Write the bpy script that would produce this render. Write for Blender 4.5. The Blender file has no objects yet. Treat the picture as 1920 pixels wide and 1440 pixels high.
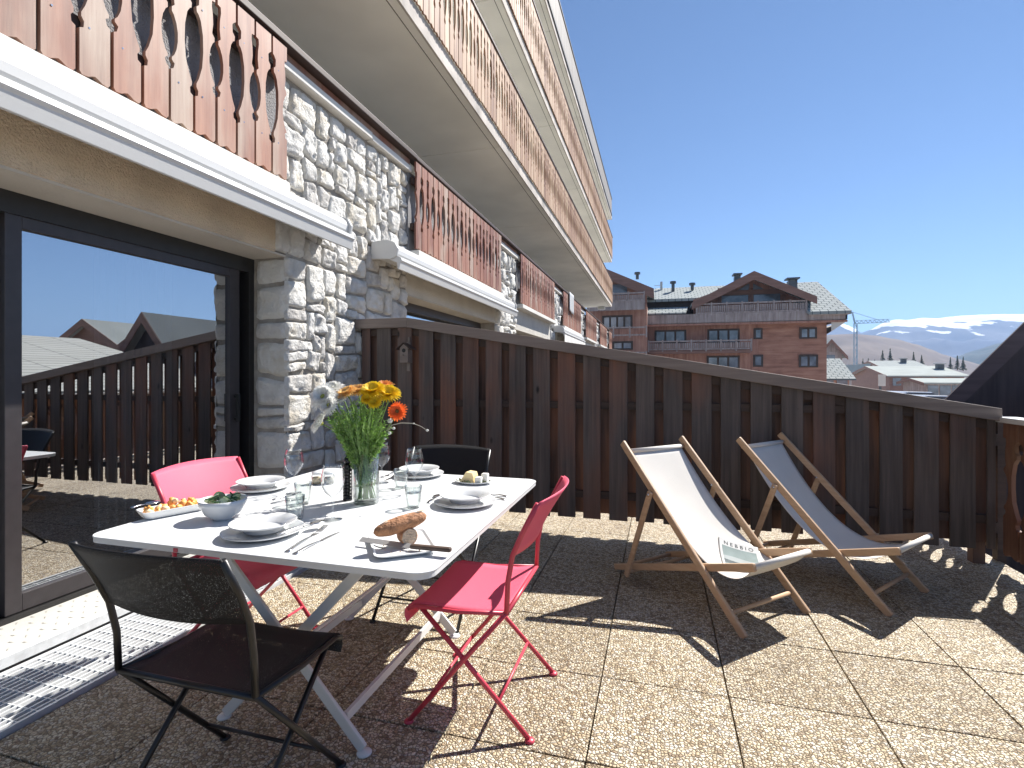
import bpy, bmesh, math, random
from mathutils import Vector, Matrix, noise
R = math.radians
random.seed(7)
C = bpy.context.scene.collection
# ------------------------------------------------------------------ photo geometry
FP, HZ, EYE = 975.0, 702.0, 1.29
SY, CY = math.sin(R(15.75)), math.cos(R(15.75))
def ray(px, py):
    l = (px - 960) / FP
    return Vector((-SY + CY * l, CY + SY * l, (HZ - py) / FP))
def PY(px, py, Y):
    d = ray(px, py); return d * (Y / d.y) + Vector((0, 0, EYE))
def PX(px, py, X):
    d = ray(px, py); return d * (X / d.x) + Vector((0, 0, EYE))
def PZ(px, py, z):
    d = ray(px, py); return d * ((z - EYE) / d.z) + Vector((0, 0, EYE))
# ------------------------------------------------------------------ mesh builder
class MB:
    def __init__(s): s.v = []; s.f = []; s.m = None
    def add(s, vs, fs):
        o = len(s.v)
        s.v += [s.m @ Vector(p) for p in vs] if s.m else [Vector(p) for p in vs]
        s.f += [tuple(o + i for i in f) for f in fs]
    def box(s, x0, x1, y0, y1, z0, z1):
        s.add([(x0,y0,z0),(x1,y0,z0),(x1,y1,z0),(x0,y1,z0),(x0,y0,z1),(x1,y0,z1),(x1,y1,z1),(x0,y1,z1)],
              [(0,3,2,1),(4,5,6,7),(0,1,5,4),(1,2,6,5),(2,3,7,6),(3,0,4,7)])
    def bar(s, p, q, w, h, up=(0,0,1)):
        p, q = Vector(p), Vector(q); d = (q - p).normalized(); up = Vector(up)
        if abs(d.dot(up)) > .99: up = Vector((0,1,0))
        a = d.cross(up).normalized() * w / 2; b = a.cross(d).normalized() * h / 2
        s.add([p-a-b,p+a-b,p+a+b,p-a+b,q-a-b,q+a-b,q+a+b,q-a+b],
              [(0,3,2,1),(4,5,6,7),(0,1,5,4),(1,2,6,5),(2,3,7,6),(3,0,4,7)])
    def tube(s, pts, r, n=8, cap=True):
        pts = [Vector(p) for p in pts]; rs = r if isinstance(r, (list, tuple)) else [r] * len(pts)
        vs = []; fs = []; ref = None
        for i, p in enumerate(pts):
            d = (pts[min(i+1, len(pts)-1)] - pts[max(i-1, 0)]).normalized()
            if ref is None: ref = Vector((0,0,1)) if abs(d.z) < .9 else Vector((1,0,0))
            a = d.cross(ref).normalized(); b = a.cross(d).normalized(); ref = b
            for k in range(n):
                t = 2*math.pi*k/n; vs.append(p + (a*math.cos(t) + b*math.sin(t)) * rs[i])
        for i in range(len(pts)-1):
            for k in range(n):
                fs.append((i*n+k, i*n+(k+1)%n, (i+1)*n+(k+1)%n, (i+1)*n+k))
        if cap: fs.append(tuple(range(n))[::-1]); fs.append(tuple((len(pts)-1)*n+k for k in range(n)))
        s.add(vs, fs)
    def lathe(s, prof, n=32, c=(0,0,0)):
        c = Vector(c); vs = []; fs = []
        for r, z in prof:
            for k in range(n):
                t = 2*math.pi*k/n; vs.append(c + Vector((r*math.cos(t), r*math.sin(t), z)))
        for i in range(len(prof)-1):
            for k in range(n):
                fs.append((i*n+k, i*n+(k+1)%n, (i+1)*n+(k+1)%n, (i+1)*n+k))
        s.add(vs, fs)
    def prism(s, poly, O, U, V, N, th):
        O, U, V, N = Vector(O), Vector(U), Vector(V), Vector(N); n = len(poly)
        vs = [O + U*a + V*b for a, b in poly] + [O + U*a + V*b + N*th for a, b in poly]
        s.add(vs, [tuple(range(n))[::-1], tuple(range(n, 2*n))] + [(i, (i+1)%n, n+(i+1)%n, n+i) for i in range(n)])
    def slab(s, pts, th, d=(0,0,-1)):
        n = len(pts); d = Vector(d).normalized()*th; vs = [Vector(p) for p in pts] + [Vector(p)+d for p in pts]
        s.add(vs, [tuple(range(n)), tuple(range(n, 2*n))[::-1]] + [(i, n+i, n+(i+1)%n, (i+1)%n) for i in range(n)])
    def grid(s, fn, nu, nv):
        vs = [fn(i/nu, j/nv) for j in range(nv+1) for i in range(nu+1)]
        s.add(vs, [(j*(nu+1)+i, j*(nu+1)+i+1, (j+1)*(nu+1)+i+1, (j+1)*(nu+1)+i) for j in range(nv) for i in range(nu)])
    def blob(s, c, r, n=10, amp=.0, sd=0, sc=(1,1,1)):
        c = Vector(c); vs = []; fs = []
        for j in range(n+1):
            a = math.pi*j/n
            for k in range(2*n):
                b = math.pi*k/n; d = Vector((math.sin(a)*math.cos(b), math.sin(a)*math.sin(b), math.cos(a)))
                q = r*(1+amp*noise.noise(d*1.7+Vector((sd,sd*2,0))))
                vs.append(c + Vector((d.x*q*sc[0], d.y*q*sc[1], d.z*q*sc[2])))
        for j in range(n):
            for k in range(2*n):
                fs.append((j*2*n+k, j*2*n+(k+1)%(2*n), (j+1)*2*n+(k+1)%(2*n), (j+1)*2*n+k))
        s.add(vs, fs)
    def build(s, name, mat, parent=None, world=False, smooth=False, bevel=0, solid=0, merge=True, sub=0):
        off = Vector((0,0,0))
        if parent is not None and world:
            p = parent
            while p: off += p.location; p = p.parent
        me = bpy.data.meshes.new(name); me.from_pydata([v - off for v in s.v], [], s.f); me.update()
        bm = bmesh.new(); bm.from_mesh(me)
        if merge: bmesh.ops.remove_doubles(bm, verts=bm.verts, dist=1e-5)
        bmesh.ops.recalc_face_normals(bm, faces=bm.faces); bm.to_mesh(me); bm.free()
        for m in (mat if isinstance(mat, list) else [mat]): me.materials.append(m)
        if smooth:
            me.polygons.foreach_set('use_smooth', [True]*len(me.polygons))
        o = bpy.data.objects.new(name, me); C.objects.link(o)
        if parent is not None: o.parent = parent
        if solid: m = o.modifiers.new('s', 'SOLIDIFY'); m.thickness = solid; m.offset = 0
        if bevel:
            m = o.modifiers.new('b', 'BEVEL'); m.width = bevel; m.segments = 2; m.limit_method = 'ANGLE'
        if sub: m = o.modifiers.new('ss', 'SUBSURF'); m.levels = m.render_levels = sub
        return o
def tag(o, label=None, cat=None, group=None, kind=None):
    if label: o['label'] = label
    if cat: o['category'] = cat
    if group: o['group'] = group
    if kind: o['kind'] = kind
    return o
def empty(name, loc, label=None, cat=None, group=None, rz=0):
    o = bpy.data.objects.new(name, None); C.objects.link(o); o.location = loc; o.rotation_euler = (0,0,rz)
    o.empty_display_size = .1
    return tag(o, label, cat, group)
def kids(o): return [x for x in C.objects if x.parent == o]
def copy_tree(o, parent=None):
    c = o.copy(); C.objects.link(c); c.parent = parent
    for ch in kids(o): copy_tree(ch, c)
    return c
# ------------------------------------------------------------------ materials
def newmat(name):
    m = bpy.data.materials.new(name); m.use_nodes = True; nt = m.node_tree
    return m, nt, nt.nodes['Principled BSDF']
def nd(nt, t, **k):
    n = nt.nodes.new(t)
    for a, b in k.items():
        if a.startswith('i_'): n.inputs[a[2:].replace('_', ' ')].default_value = b
        else: setattr(n, a, b)
    return n
def ramp(nt, stops, interp='LINEAR'):
    r = nt.nodes.new('ShaderNodeValToRGB'); e = r.color_ramp.elements; r.color_ramp.interpolation = interp
    while len(e) < len(stops): e.new(.5)
    for x, (p, c) in zip(e, stops): x.position = p; x.color = (*c, 1) if len(c) == 3 else c
    return r
def bump(nt, b, src, st, dist=.01):
    n = nd(nt, 'ShaderNodeBump'); n.inputs['Strength'].default_value = st; n.inputs['Distance'].default_value = dist
    nt.links.new(src, n.inputs['Height']); nt.links.new(n.outputs[0], b.inputs['Normal']); return n
def coords(nt, scale=(1,1,1), kind='Object', rot=(0,0,0)):
    tc = nd(nt, 'ShaderNodeTexCoord'); mp = nd(nt, 'ShaderNodeMapping')
    mp.inputs['Scale'].default_value = scale; mp.inputs['Rotation'].default_value = rot
    nt.links.new(tc.outputs[kind], mp.inputs[0]); return mp.outputs[0]
def M_plain(name, col, rough=.5, metal=0, var=.12, sc=6, bmp=0, bsc=60, spec=None, bd=.01):
    m, nt, b = newmat(name); L = nt.links.new
    b.inputs['Roughness'].default_value = rough; b.inputs['Metallic'].default_value = metal
    if spec is not None: b.inputs['Specular IOR Level'].default_value = spec
    v = coords(nt); n = nd(nt, 'ShaderNodeTexNoise'); n.inputs['Scale'].default_value = sc; n.inputs['Detail'].default_value = 6
    L(v, n.inputs[0]); r = ramp(nt, [(.3, [c*(1-var) for c in col]), (.7, [min(1, c*(1+var)) for c in col])])
    L(n.outputs[0], r.inputs[0]); L(r.outputs[0], b.inputs['Base Color'])
    if bmp:
        n2 = nd(nt, 'ShaderNodeTexNoise'); n2.inputs['Scale'].default_value = bsc; n2.inputs['Detail'].default_value = 5
        L(v, n2.inputs[0]); bump(nt, b, n2.outputs[0], bmp, bd)
    return m
def M_wood(name, cols, long='Z', sc=7, rough=.65, stretch=.06, island=.5, bmp=.35, pos=(.3,.5,.7), knots=False, spec=None, patch=None):
    m, nt, b = newmat(name); L = nt.links.new; b.inputs['Roughness'].default_value = rough
    if spec is not None: b.inputs['Specular IOR Level'].default_value = spec
    s = [sc*4, sc*4, sc*4]; s['XYZ'.index(long)] = sc*4*stretch
    geo = nd(nt, 'ShaderNodeNewGeometry'); tc = nd(nt, 'ShaderNodeTexCoord')
    off = nd(nt, 'ShaderNodeVectorMath', operation='SCALE'); off.inputs[0].default_value = (13.1, 7.7, 21.3)
    L(geo.outputs['Random Per Island'], off.inputs['Scale'])
    ad = nd(nt, 'ShaderNodeVectorMath', operation='ADD'); L(tc.outputs['Object'], ad.inputs[0]); L(off.outputs[0], ad.inputs[1])
    mp = nd(nt, 'ShaderNodeMapping'); mp.inputs['Scale'].default_value = s; L(ad.outputs[0], mp.inputs[0])
    n = nd(nt, 'ShaderNodeTexNoise'); n.inputs['Scale'].default_value = 1; n.inputs['Detail'].default_value = 8; n.inputs['Roughness'].default_value = .62
    L(mp.outputs[0], n.inputs[0])
    s2 = [3.0, 3.0, 3.0]; s2['XYZ'.index(long)] = 1.1
    mp2 = nd(nt, 'ShaderNodeMapping'); mp2.inputs['Scale'].default_value = s2; L(ad.outputs[0], mp2.inputs[0])
    n2 = nd(nt, 'ShaderNodeTexNoise'); n2.inputs['Detail'].default_value = 3; n2.inputs['Scale'].default_value = 1; L(mp2.outputs[0], n2.inputs[0])
    a1 = nd(nt, 'ShaderNodeMath', operation='MULTIPLY_ADD'); L(n2.outputs[0], a1.inputs[0]); a1.inputs[1].default_value = .6; 
    sub = nd(nt, 'ShaderNodeMath', operation='MULTIPLY_ADD'); L(geo.outputs['Random Per Island'], sub.inputs[0]); sub.inputs[1].default_value = island*.5; sub.inputs[2].default_value = -island*.25-.3
    L(sub.outputs[0], a1.inputs[2]); a2 = nd(nt, 'ShaderNodeMath', operation='ADD'); L(a1.outputs[0], a2.inputs[0]); L(n.outputs[0], a2.inputs[1])
    r = ramp(nt, list(zip(pos, cols))); L(a2.outputs[0], r.inputs[0]); outc = r.outputs[0]
    if patch:   # large worn / faded patches
        n3 = nd(nt, 'ShaderNodeTexNoise'); n3.inputs['Scale'].default_value = patch[1]; n3.inputs['Detail'].default_value = 4
        s3 = [1.4,1.4,1.4]; s3['XYZ'.index(long)] = .45
        mp3 = nd(nt, 'ShaderNodeMapping'); mp3.inputs['Scale'].default_value = s3; L(ad.outputs[0], mp3.inputs[0]); L(mp3.outputs[0], n3.inputs[0])
        r3 = ramp(nt, [(patch[2],(0,0,0)),(patch[3],(1,1,1))]); L(n3.outputs[0], r3.inputs[0])
        ml = nd(nt, 'ShaderNodeMath', operation='MULTIPLY'); L(r3.outputs[0], ml.inputs[0]); L(n.outputs[0], ml.inputs[1])
        mm = nd(nt, 'ShaderNodeMath', operation='MULTIPLY'); L(ml.outputs[0], mm.inputs[0]); mm.inputs[1].default_value = 1.5; mm.use_clamp = True
        mx = nd(nt, 'ShaderNodeMix', data_type='RGBA'); L(mm.outputs[0], mx.inputs[0]); L(outc, mx.inputs[6]); mx.inputs[7].default_value = (*patch[0], 1); outc = mx.outputs[2]
    if knots:
        vv = nd(nt, 'ShaderNodeTexVoronoi'); s3 = [1,1,1]; s3['XYZ'.index(long)] = .45
        mp3 = nd(nt, 'ShaderNodeMapping'); mp3.inputs['Scale'].default_value = [q*5.5 for q in s3]; L(ad.outputs[0], mp3.inputs[0]); L(mp3.outputs[0], vv.inputs[0])
        vv.inputs['Scale'].default_value = 1
        rk = ramp(nt, [(.05,(1,1,1)),(.11,(0,0,0))]); L(vv.outputs['Distance'], rk.inputs[0])
        mx = nd(nt, 'ShaderNodeMix', data_type='RGBA'); L(rk.outputs[0], mx.inputs[0]); L(outc, mx.inputs[6]); mx.inputs[7].default_value = (*[q*.35 for q in cols[0]], 1); outc = mx.outputs[2]
    L(outc, b.inputs['Base Color']); bump(nt, b, n.outputs[0], bmp, .004)
    return m
def M_pebble(name):
    m, nt, b = newmat(name); L = nt.links.new; b.inputs['Roughness'].default_value = .6
    v = coords(nt); w = nd(nt, 'ShaderNodeTexNoise'); w.inputs['Scale'].default_value = 60; L(v, w.inputs[0])
    mxv = nd(nt, 'ShaderNodeVectorMath', operation='SCALE'); mxv.inputs['Scale'].default_value = .011; L(w.outputs['Color'], mxv.inputs[0])
    ad = nd(nt, 'ShaderNodeVectorMath', operation='ADD'); L(v, ad.inputs[0]); L(mxv.outputs[0], ad.inputs[1])
    vo = nd(nt, 'ShaderNodeTexVoronoi'); vo.inputs['Scale'].default_value = 78; L(ad.outputs[0], vo.inputs[0])
    vf = nd(nt, 'ShaderNodeTexVoronoi', feature='DISTANCE_TO_EDGE'); vf.inputs['Scale'].default_value = 78; L(ad.outputs[0], vf.inputs[0])
    sep = nd(nt, 'ShaderNodeSeparateColor'); L(vo.outputs['Color'], sep.inputs[0])
    r = ramp(nt, [(0,(.25,.18,.11)),(.25,(.52,.42,.27)),(.5,(.70,.60,.43)),(.78,(.84,.78,.63)),(1,(.56,.52,.46))]); L(sep.outputs[0], r.inputs[0])
    e = ramp(nt, [(.0,(0,0,0)),(.16,(1,1,1))]); L(vf.outputs[0], e.inputs[0])
    mx = nd(nt, 'ShaderNodeMix', data_type='RGBA'); L(e.outputs[0], mx.inputs[0]); mx.inputs[6].default_value = (.17,.13,.085,1); L(r.outputs[0], mx.inputs[7])
    st = nd(nt, 'ShaderNodeTexNoise'); st.inputs['Scale'].default_value = 2.6; st.inputs['Detail'].default_value = 8; st.inputs['Roughness'].default_value = .65; L(v, st.inputs[0])
    sr = ramp(nt, [(.28,(.66,.62,.57)),(.42,(.92,.90,.87)),(.7,(1,1,1))]); L(st.outputs[0], sr.inputs[0])
    mu = nd(nt, 'ShaderNodeMix', data_type='RGBA', blend_type='MULTIPLY'); mu.inputs[0].default_value = 1; L(mx.outputs[2], mu.inputs[6]); L(sr.outputs[0], mu.inputs[7])
    geo = nd(nt, 'ShaderNodeNewGeometry'); ir = ramp(nt, [(0,(.80,.77,.73)),(.5,(.95,.93,.90)),(1,(1.0,1.0,1.0))]); L(geo.outputs['Random Per Island'], ir.inputs[0])
    m3 = nd(nt, 'ShaderNodeMix', data_type='RGBA', blend_type='MULTIPLY'); m3.inputs[0].default_value = 1; L(mu.outputs[2], m3.inputs[6]); L(ir.outputs[0], m3.inputs[7])
    L(m3.outputs[2], b.inputs['Base Color'])
    hr = ramp(nt, [(.0,(0,0,0)),(.12,(.6,.6,.6)),(.35,(1,1,1))]); L(vf.outputs[0], hr.inputs[0])
    bump(nt, b, hr.outputs[0], .9, .006)
    return m
def M_stone(name, mortar=False):
    m, nt, b = newmat(name); L = nt.links.new; b.inputs['Roughness'].default_value = .9
    v = coords(nt); geo = nd(nt, 'ShaderNodeNewGeometry')
    n = nd(nt, 'ShaderNodeTexNoise'); n.inputs['Scale'].default_value = 9; n.inputs['Detail'].default_value = 8; L(v, n.inputs[0])
    a = nd(nt, 'ShaderNodeMath', operation='MULTIPLY_ADD'); L(geo.outputs['Random Per Island'], a.inputs[0]); a.inputs[1].default_value = .62 if not mortar else 0; a.inputs[2].default_value = -.25
    s = nd(nt, 'ShaderNodeMath', operation='ADD'); L(a.outputs[0], s.inputs[0]); L(n.outputs[0], s.inputs[1])
    cols = [(.05,(.36,.34,.32)),(.32,(.56,.54,.51)),(.55,(.68,.67,.64)),(.75,(.72,.70,.65)),(.95,(.60,.55,.46))]
    if mortar: cols = [(.1,(.30,.27,.235)),(.4,(.42,.39,.345)),(.6,(.47,.44,.39)),(.9,(.48,.43,.36))]
    r = ramp(nt, cols); L(s.outputs[0], r.inputs[0]); L(r.outputs[0], b.inputs['Base Color'])
    n2 = nd(nt, 'ShaderNodeTexNoise'); n2.inputs['Scale'].default_value = 26; n2.inputs['Detail'].default_value = 9; n2.inputs['Roughness'].default_value = .65; L(v, n2.inputs[0])
    bump(nt, b, n2.outputs[0], .9, .035)
    return m
def M_thin(name, tint=(.95,.98,.97), refl=.10, edge=.75, rough=0):
    m, nt, b = newmat(name); L = nt.links.new; nt.nodes.remove(b); out = nt.nodes['Material Output']
    t = nd(nt, 'ShaderNodeBsdfTransparent'); t.inputs[0].default_value = (*tint, 1)
    g = nd(nt, 'ShaderNodeBsdfGlossy'); g.inputs['Roughness'].default_value = rough; g.inputs['Color'].default_value = (.95,.97,1,1)
    lw = nd(nt, 'ShaderNodeLayerWeight'); lw.inputs[0].default_value = .5
    p = nd(nt, 'ShaderNodeMath', operation='POWER'); L(lw.outputs['Facing'], p.inputs[0]); p.inputs[1].default_value = 3
    ma = nd(nt, 'ShaderNodeMath', operation='MULTIPLY_ADD'); L(p.outputs[0], ma.inputs[0]); ma.inputs[1].default_value = edge-refl; ma.inputs[2].default_value = refl
    tr = ramp(nt, [(.35,tint),(1,[q*.42 for q in tint])]); L(lw.outputs['Facing'], tr.inputs[0]); L(tr.outputs[0], t.inputs[0]) if edge < .94 else None
    mx = nd(nt, 'ShaderNodeMixShader'); L(ma.outputs[0], mx.inputs[0]); L(t.outputs[0], mx.inputs[1]); L(g.outputs[0], mx.inputs[2]); L(mx.outputs[0], out.inputs[0])
    return m
def M_mesh(name, col, alpha=.8, sc=900, rough=.6):
    """woven outdoor textile: solid threads with fine holes (averaged by a fine noise)"""
    m, nt, b = newmat(name); L = nt.links.new; b.inputs['Roughness'].default_value = rough; b.inputs['Base Color'].default_value = (*col, 1)
    b.inputs['Specular IOR Level'].default_value = .3
    out = nt.nodes['Material Output']; t = nd(nt, 'ShaderNodeBsdfTransparent'); mx = nd(nt, 'ShaderNodeMixShader')
    v = coords(nt); n = nd(nt, 'ShaderNodeTexNoise'); n.inputs['Scale'].default_value = sc; L(v, n.inputs[0])
    g = nd(nt, 'ShaderNodeMath', operation='GREATER_THAN'); L(n.outputs[0], g.inputs[0]); g.inputs[1].default_value = .5 - (alpha-.5)*.28
    L(g.outputs[0], mx.inputs[0]); L(t.outputs[0], mx.inputs[1]); L(b.outputs[0], mx.inputs[2]); L(mx.outputs[0], out.inputs[0])
    return m
def translucent(m, f, tcol=None):
    """thin leaf or petal: part of the light passes through"""
    nt = m.node_tree; L = nt.links.new; b = nt.nodes['Principled BSDF']; t = nd(nt, 'ShaderNodeBsdfTranslucent'); mx = nd(nt, 'ShaderNodeMixShader'); mx.inputs[0].default_value = f
    src = b.inputs['Base Color'].links[0].from_socket; L(src, t.inputs[0]); L(b.outputs[0], mx.inputs[1]); L(t.outputs[0], mx.inputs[2]); L(mx.outputs[0], nt.nodes['Material Output'].inputs[0]); return m
def M_tile(name, c1, c2, su=3.2, sv=2.6, bands=False):
    m, nt, b = newmat(name); L = nt.links.new; b.inputs['Roughness'].default_value = .85; b.inputs['Specular IOR Level'].default_value = .04
    v = coords(nt); sp = nd(nt, 'ShaderNodeSeparateXYZ'); L(v, sp.inputs[0]); cb = nd(nt, 'ShaderNodeCombineXYZ')
    L(sp.outputs[0], cb.inputs[0]); L(sp.outputs[1], cb.inputs[1])
    br = nd(nt, 'ShaderNodeTexBrick'); L(cb.outputs[0], br.inputs[0])
    br.inputs['Color1'].default_value = (*c1, 1); br.inputs['Color2'].default_value = (*[q*.9 for q in c1], 1); br.inputs['Mortar'].default_value = (*c2, 1)
    br.inputs['Scale'].default_value = 1; br.inputs['Brick Width'].default_value = 1/su*1.2; br.inputs['Row Height'].default_value = 1/sv
    br.inputs['Mortar Size'].default_value = .045; br.inputs['Mortar Smooth'].default_value = .4
    L(br.outputs[0], b.inputs['Base Color']); return m
def M_ribs(name, c1, c2, axis=1, sc=3.0):
    m, nt, b = newmat(name); L = nt.links.new; b.inputs['Roughness'].default_value = .45
    s = [0.0001]*3; s[axis] = sc; v = coords(nt, tuple(s)); w = nd(nt, 'ShaderNodeTexWave', bands_direction='XYZ'[axis] if False else 'DIAGONAL'); w.inputs['Scale'].default_value = 1
    L(v, w.inputs[0]); r = ramp(nt, [(.0,c2),(.35,c1),(1,c1)]); L(w.outputs[0], r.inputs[0]); L(r.outputs[0], b.inputs['Base Color'])
    bump(nt, b, w.outputs[0], .5, .05); return m
W = {}
W['pebble'] = M_pebble('pebble_concrete')
W['joint'] = M_plain('joint_dirt', (.085,.068,.05), .95, var=.4, sc=30)
W['stone'] = M_stone('limestone'); W['mortar'] = M_stone('mortar', True)
W['fence'] = M_wood('fence_wood', [(.046,.039,.037),(.108,.088,.080),(.21,.165,.145)], 'Z', 8, .6, .04, .32, .5, (.15,.5,.95), knots=True, spec=.3, patch=((.24,.10,.06),1.6,.50,.70))
W['fence_back'] = M_wood('fence_wood_red', [(.042,.028,.024),(.105,.062,.047),(.20,.11,.078)], 'Z', 8, .6, .04, .4, .5, (.2,.5,.9), spec=.3, patch=((.27,.12,.065),1.6,.50,.70))
W['fence_rail'] = M_wood('fence_rail_wood', [(.04,.026,.02),(.09,.055,.042)], 'X', 8, .7, .06, .2, .4, (.3,.8))
W['cap'] = M_wood('fence_cap_wood', [(.13,.10,.085),(.22,.175,.15),(.29,.24,.21)], 'X', 6, .6, .05, .15, .3, (.2,.5,.9))
W['bal_red'] = M_wood('red_stained_boards', [(.12,.045,.03),(.26,.11,.07),(.42,.21,.135)], 'Z', 6, .55, .05, .55, .25, (.15,.5,.9), patch=((.42,.33,.26),2.2,.47,.66))
W['bal_old'] = M_wood('sun_bleached_boards', [(.17,.075,.042),(.37,.22,.13),(.58,.45,.31)], 'Z', 6, .65, .05, .8, .25, (.15,.5,.9))
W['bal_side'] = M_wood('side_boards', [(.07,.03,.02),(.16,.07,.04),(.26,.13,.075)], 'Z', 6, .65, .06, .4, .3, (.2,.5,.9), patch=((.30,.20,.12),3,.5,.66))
W['dark_wood'] = M_wood('dark_brown_wood', [(.03,.016,.012),(.06,.03,.022)], 'Y', 6, .6, .06, .2, .2, (.3,.8))
W['beech'] = M_wood('beech_wood', [(.42,.27,.16),(.52,.35,.22),(.60,.43,.28)], 'X', 12, .5, .08, .2, .15, (.2,.5,.9))
W['concrete'] = M_plain('white_concrete', (.66,.64,.60), .85, var=.07, sc=1.6, bmp=.25, bsc=40, bd=.01)
W['soffit'] = M_plain('painted_soffit', (.86,.85,.79), .8, var=.09, sc=.9, bmp=.12, bsc=25)
W['slab_edge'] = M_plain('weathered_slab_edge', (.46,.42,.38), .9, var=.32, sc=2.2, bmp=.3, bsc=30)
W['render'] = M_plain('beige_roughcast', (.68,.55,.40), .95, var=.14, sc=3, bmp=1, bsc=95, bd=.02)
W['render_pale'] = M_plain('pale_roughcast', (.58,.55,.50), .95, var=.08, sc=3, bmp=.9, bsc=80, bd=.02)
W['render_grey'] = M_plain('grey_roughcast', (.27,.265,.27), .95, var=.08, sc=4, bmp=.9, bsc=90, bd=.015)
W['lintel_under'] = M_plain('smooth_render', (.50,.46,.40), .9, var=.06, sc=3, bmp=.3)
W['white'] = M_plain('white_lacquer', (.58,.58,.57), .35, var=.02, sc=3)
W['fabric_white'] = M_plain('awning_fabric', (.72,.70,.66), .8, var=.04, sc=3)
W['table'] = M_plain('table_lacquer', (.66,.67,.67), .45, var=.015, sc=5)
W['alu_dark'] = M_plain('dark_frame', (.05,.044,.046), .42, metal=.3, var=.1, sc=20)
W['alu_black'] = M_plain('black_frame', (.018,.017,.017), .5, var=.2, sc=20)
W['black'] = M_plain('black_paint', (.010,.010,.011), .38, var=.15, sc=20)
W['red_frame'] = M_plain('pink_lacquer', (.56,.055,.09), .4, var=.05, sc=12)
W['red_mesh'] = M_mesh('pink_textile', (.76,.12,.19), .97, 700)
W['black_mesh'] = M_mesh('black_textile', (.013,.013,.015), .9, 700)
W['galv'] = M_plain('galvanised_steel', (.62,.64,.65), .45, metal=.15, var=.12, sc=25)
W['tread'] = M_plain('tread_plate', (.43,.42,.385), .5, metal=.1, var=.08, sc=5)
W['china'] = M_plain('white_porcelain', (.70,.71,.71), .15, var=.01, sc=3)
W['glass'] = M_thin('clear_glass', (.98,.99,.99), .07, .92)
W['glass_green'] = M_thin('thick_glass', (.965,.985,.975), .07, .85)
W['pane'] = M_thin('coated_pane', (.50,.54,.58), .50, .95)
W['blade'] = M_plain('brushed_blade', (.42,.42,.42), .5, metal=.6, var=.05, sc=20)
W['steel'] = M_plain('polished_steel', (.62,.62,.63), .2, metal=1, var=.05, sc=20)
W['canvas'] = M_plain('cream_canvas', (.68,.655,.61), .9, var=.03, sc=6, bmp=.3, bsc=700, bd=.001)
W['canvas_grey'] = M_plain('grey_canvas', (.40,.38,.42), .9, var=.03, sc=6, bmp=.3, bsc=700, bd=.001)
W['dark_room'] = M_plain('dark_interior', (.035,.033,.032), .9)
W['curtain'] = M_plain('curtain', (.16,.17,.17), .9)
# ------------------------------------------------------------------ camera, light
cam = bpy.data.cameras.new('camera'); co = bpy.data.objects.new('camera', cam); C.objects.link(co)
co.location = (0, 0, EYE); co.rotation_euler = (R(90), 0, R(15.75)); cam.sensor_width = 36; cam.lens = 36*FP/1920
cam.shift_y = -(720-HZ)/1920; cam.clip_start = .03; cam.clip_end = 20000
sc = bpy.context.scene; sc.camera = co
SUN = Vector((.53, .81, 1)).normalized()
sl = bpy.data.lights.new('sun', 'SUN'); so = bpy.data.objects.new('sun', sl); C.objects.link(so)
sl.energy = 4.3; sl.angle = R(.53); sl.color = (1, .955, .89); so.rotation_euler = SUN.to_track_quat('Z', 'Y').to_euler()
w = bpy.data.worlds.new('World'); sc.world = w; w.use_nodes = True; nt = w.node_tree
sky = nt.nodes.new('ShaderNodeTexSky'); sky.sky_type = 'NISHITA'; sky.sun_disc = False
sky.sun_elevation = math.asin(SUN.z); sky.sun_rotation = math.atan2(SUN.x, SUN.y); sky.altitude = 1800; sky.air_density = 1.0; sky.dust_density = .0; sky.ozone_density = 5; sky.air_density = 1.0
bg = nt.nodes['Background']; bg.inputs[1].default_value = .05; nt.links.new(sky.outputs[0], bg.inputs[0])
vs = sc.view_settings; vs.view_transform = 'Standard'; vs.look = 'None'; vs.exposure = 1.32; vs.gamma = 1
sc.cycles.max_bounces = 10; sc.cycles.transparent_max_bounces = 24; sc.cycles.diffuse_bounces = 5
# ------------------------------------------------------------------ terrace floor
g = MB()
x0, y0, P = .27, 1.735, .505
for i in range(-7, 4):
    for j in range(-7, 12):
        a, b = x0 + i*P, y0 + j*P
        xa, xb = max(a, -2.24), min(a + P, 2.27)
        if xb - xa < .05: continue
        dz = random.uniform(-.002, .001)
        g.box(xa + .0028, xb - .0028, b + .0028, b + P - .0028, -.04, dz + random.uniform(-.001,.001))
tag(g.build('terrace_paving', W['pebble'], bevel=.003), kind='structure')
g = MB(); g.box(-3.6, -2.25, -3, 30, -.3, -.20); g.box(-2.25, 2.32, -3, 30, -.3, -.045); tag(g.build('terrace_slab', W['joint']), kind='structure')
# threshold step
g = MB()
g.add([(-2.735,-2,.072),(-2.735,3.3,.072),(-2.94,3.3,.125),(-2.94,-2,.125),(-2.735,-2,-.02),(-2.735,3.3,-.02)], [(0,1,2,3),(0,4,5,1)])
th = g.build('door_threshold', W['tread'])
for i in range(0): pass
tag(th, 'pale tread plate threshold sloping up to the sliding door', 'threshold')
g = MB()
for r_ in range(5):
    for k in range(70):
        y = -1.0 + k*.062 + (r_ % 2)*.031; x = -2.76 - r_*.038; z = .072 + (-2.735 - x)*.2585 + .001; s = 1 if (k + r_) % 2 else -1
        g.add([(x-.011*s, y-.011, z),(x+.002*s,y-.002,z+.003),(x+.011*s,y+.011,z),(x-.002*s,y+.002,z+.003)], [(0,1,2,3)])
g.build('raised_pattern', W['tread'], th, merge=False)
g = MB(); g.box(-2.745, -2.70, -2, 3.3, .028, .078); g.build('edge_rail', W['galv'], th, bevel=.003)
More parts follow.
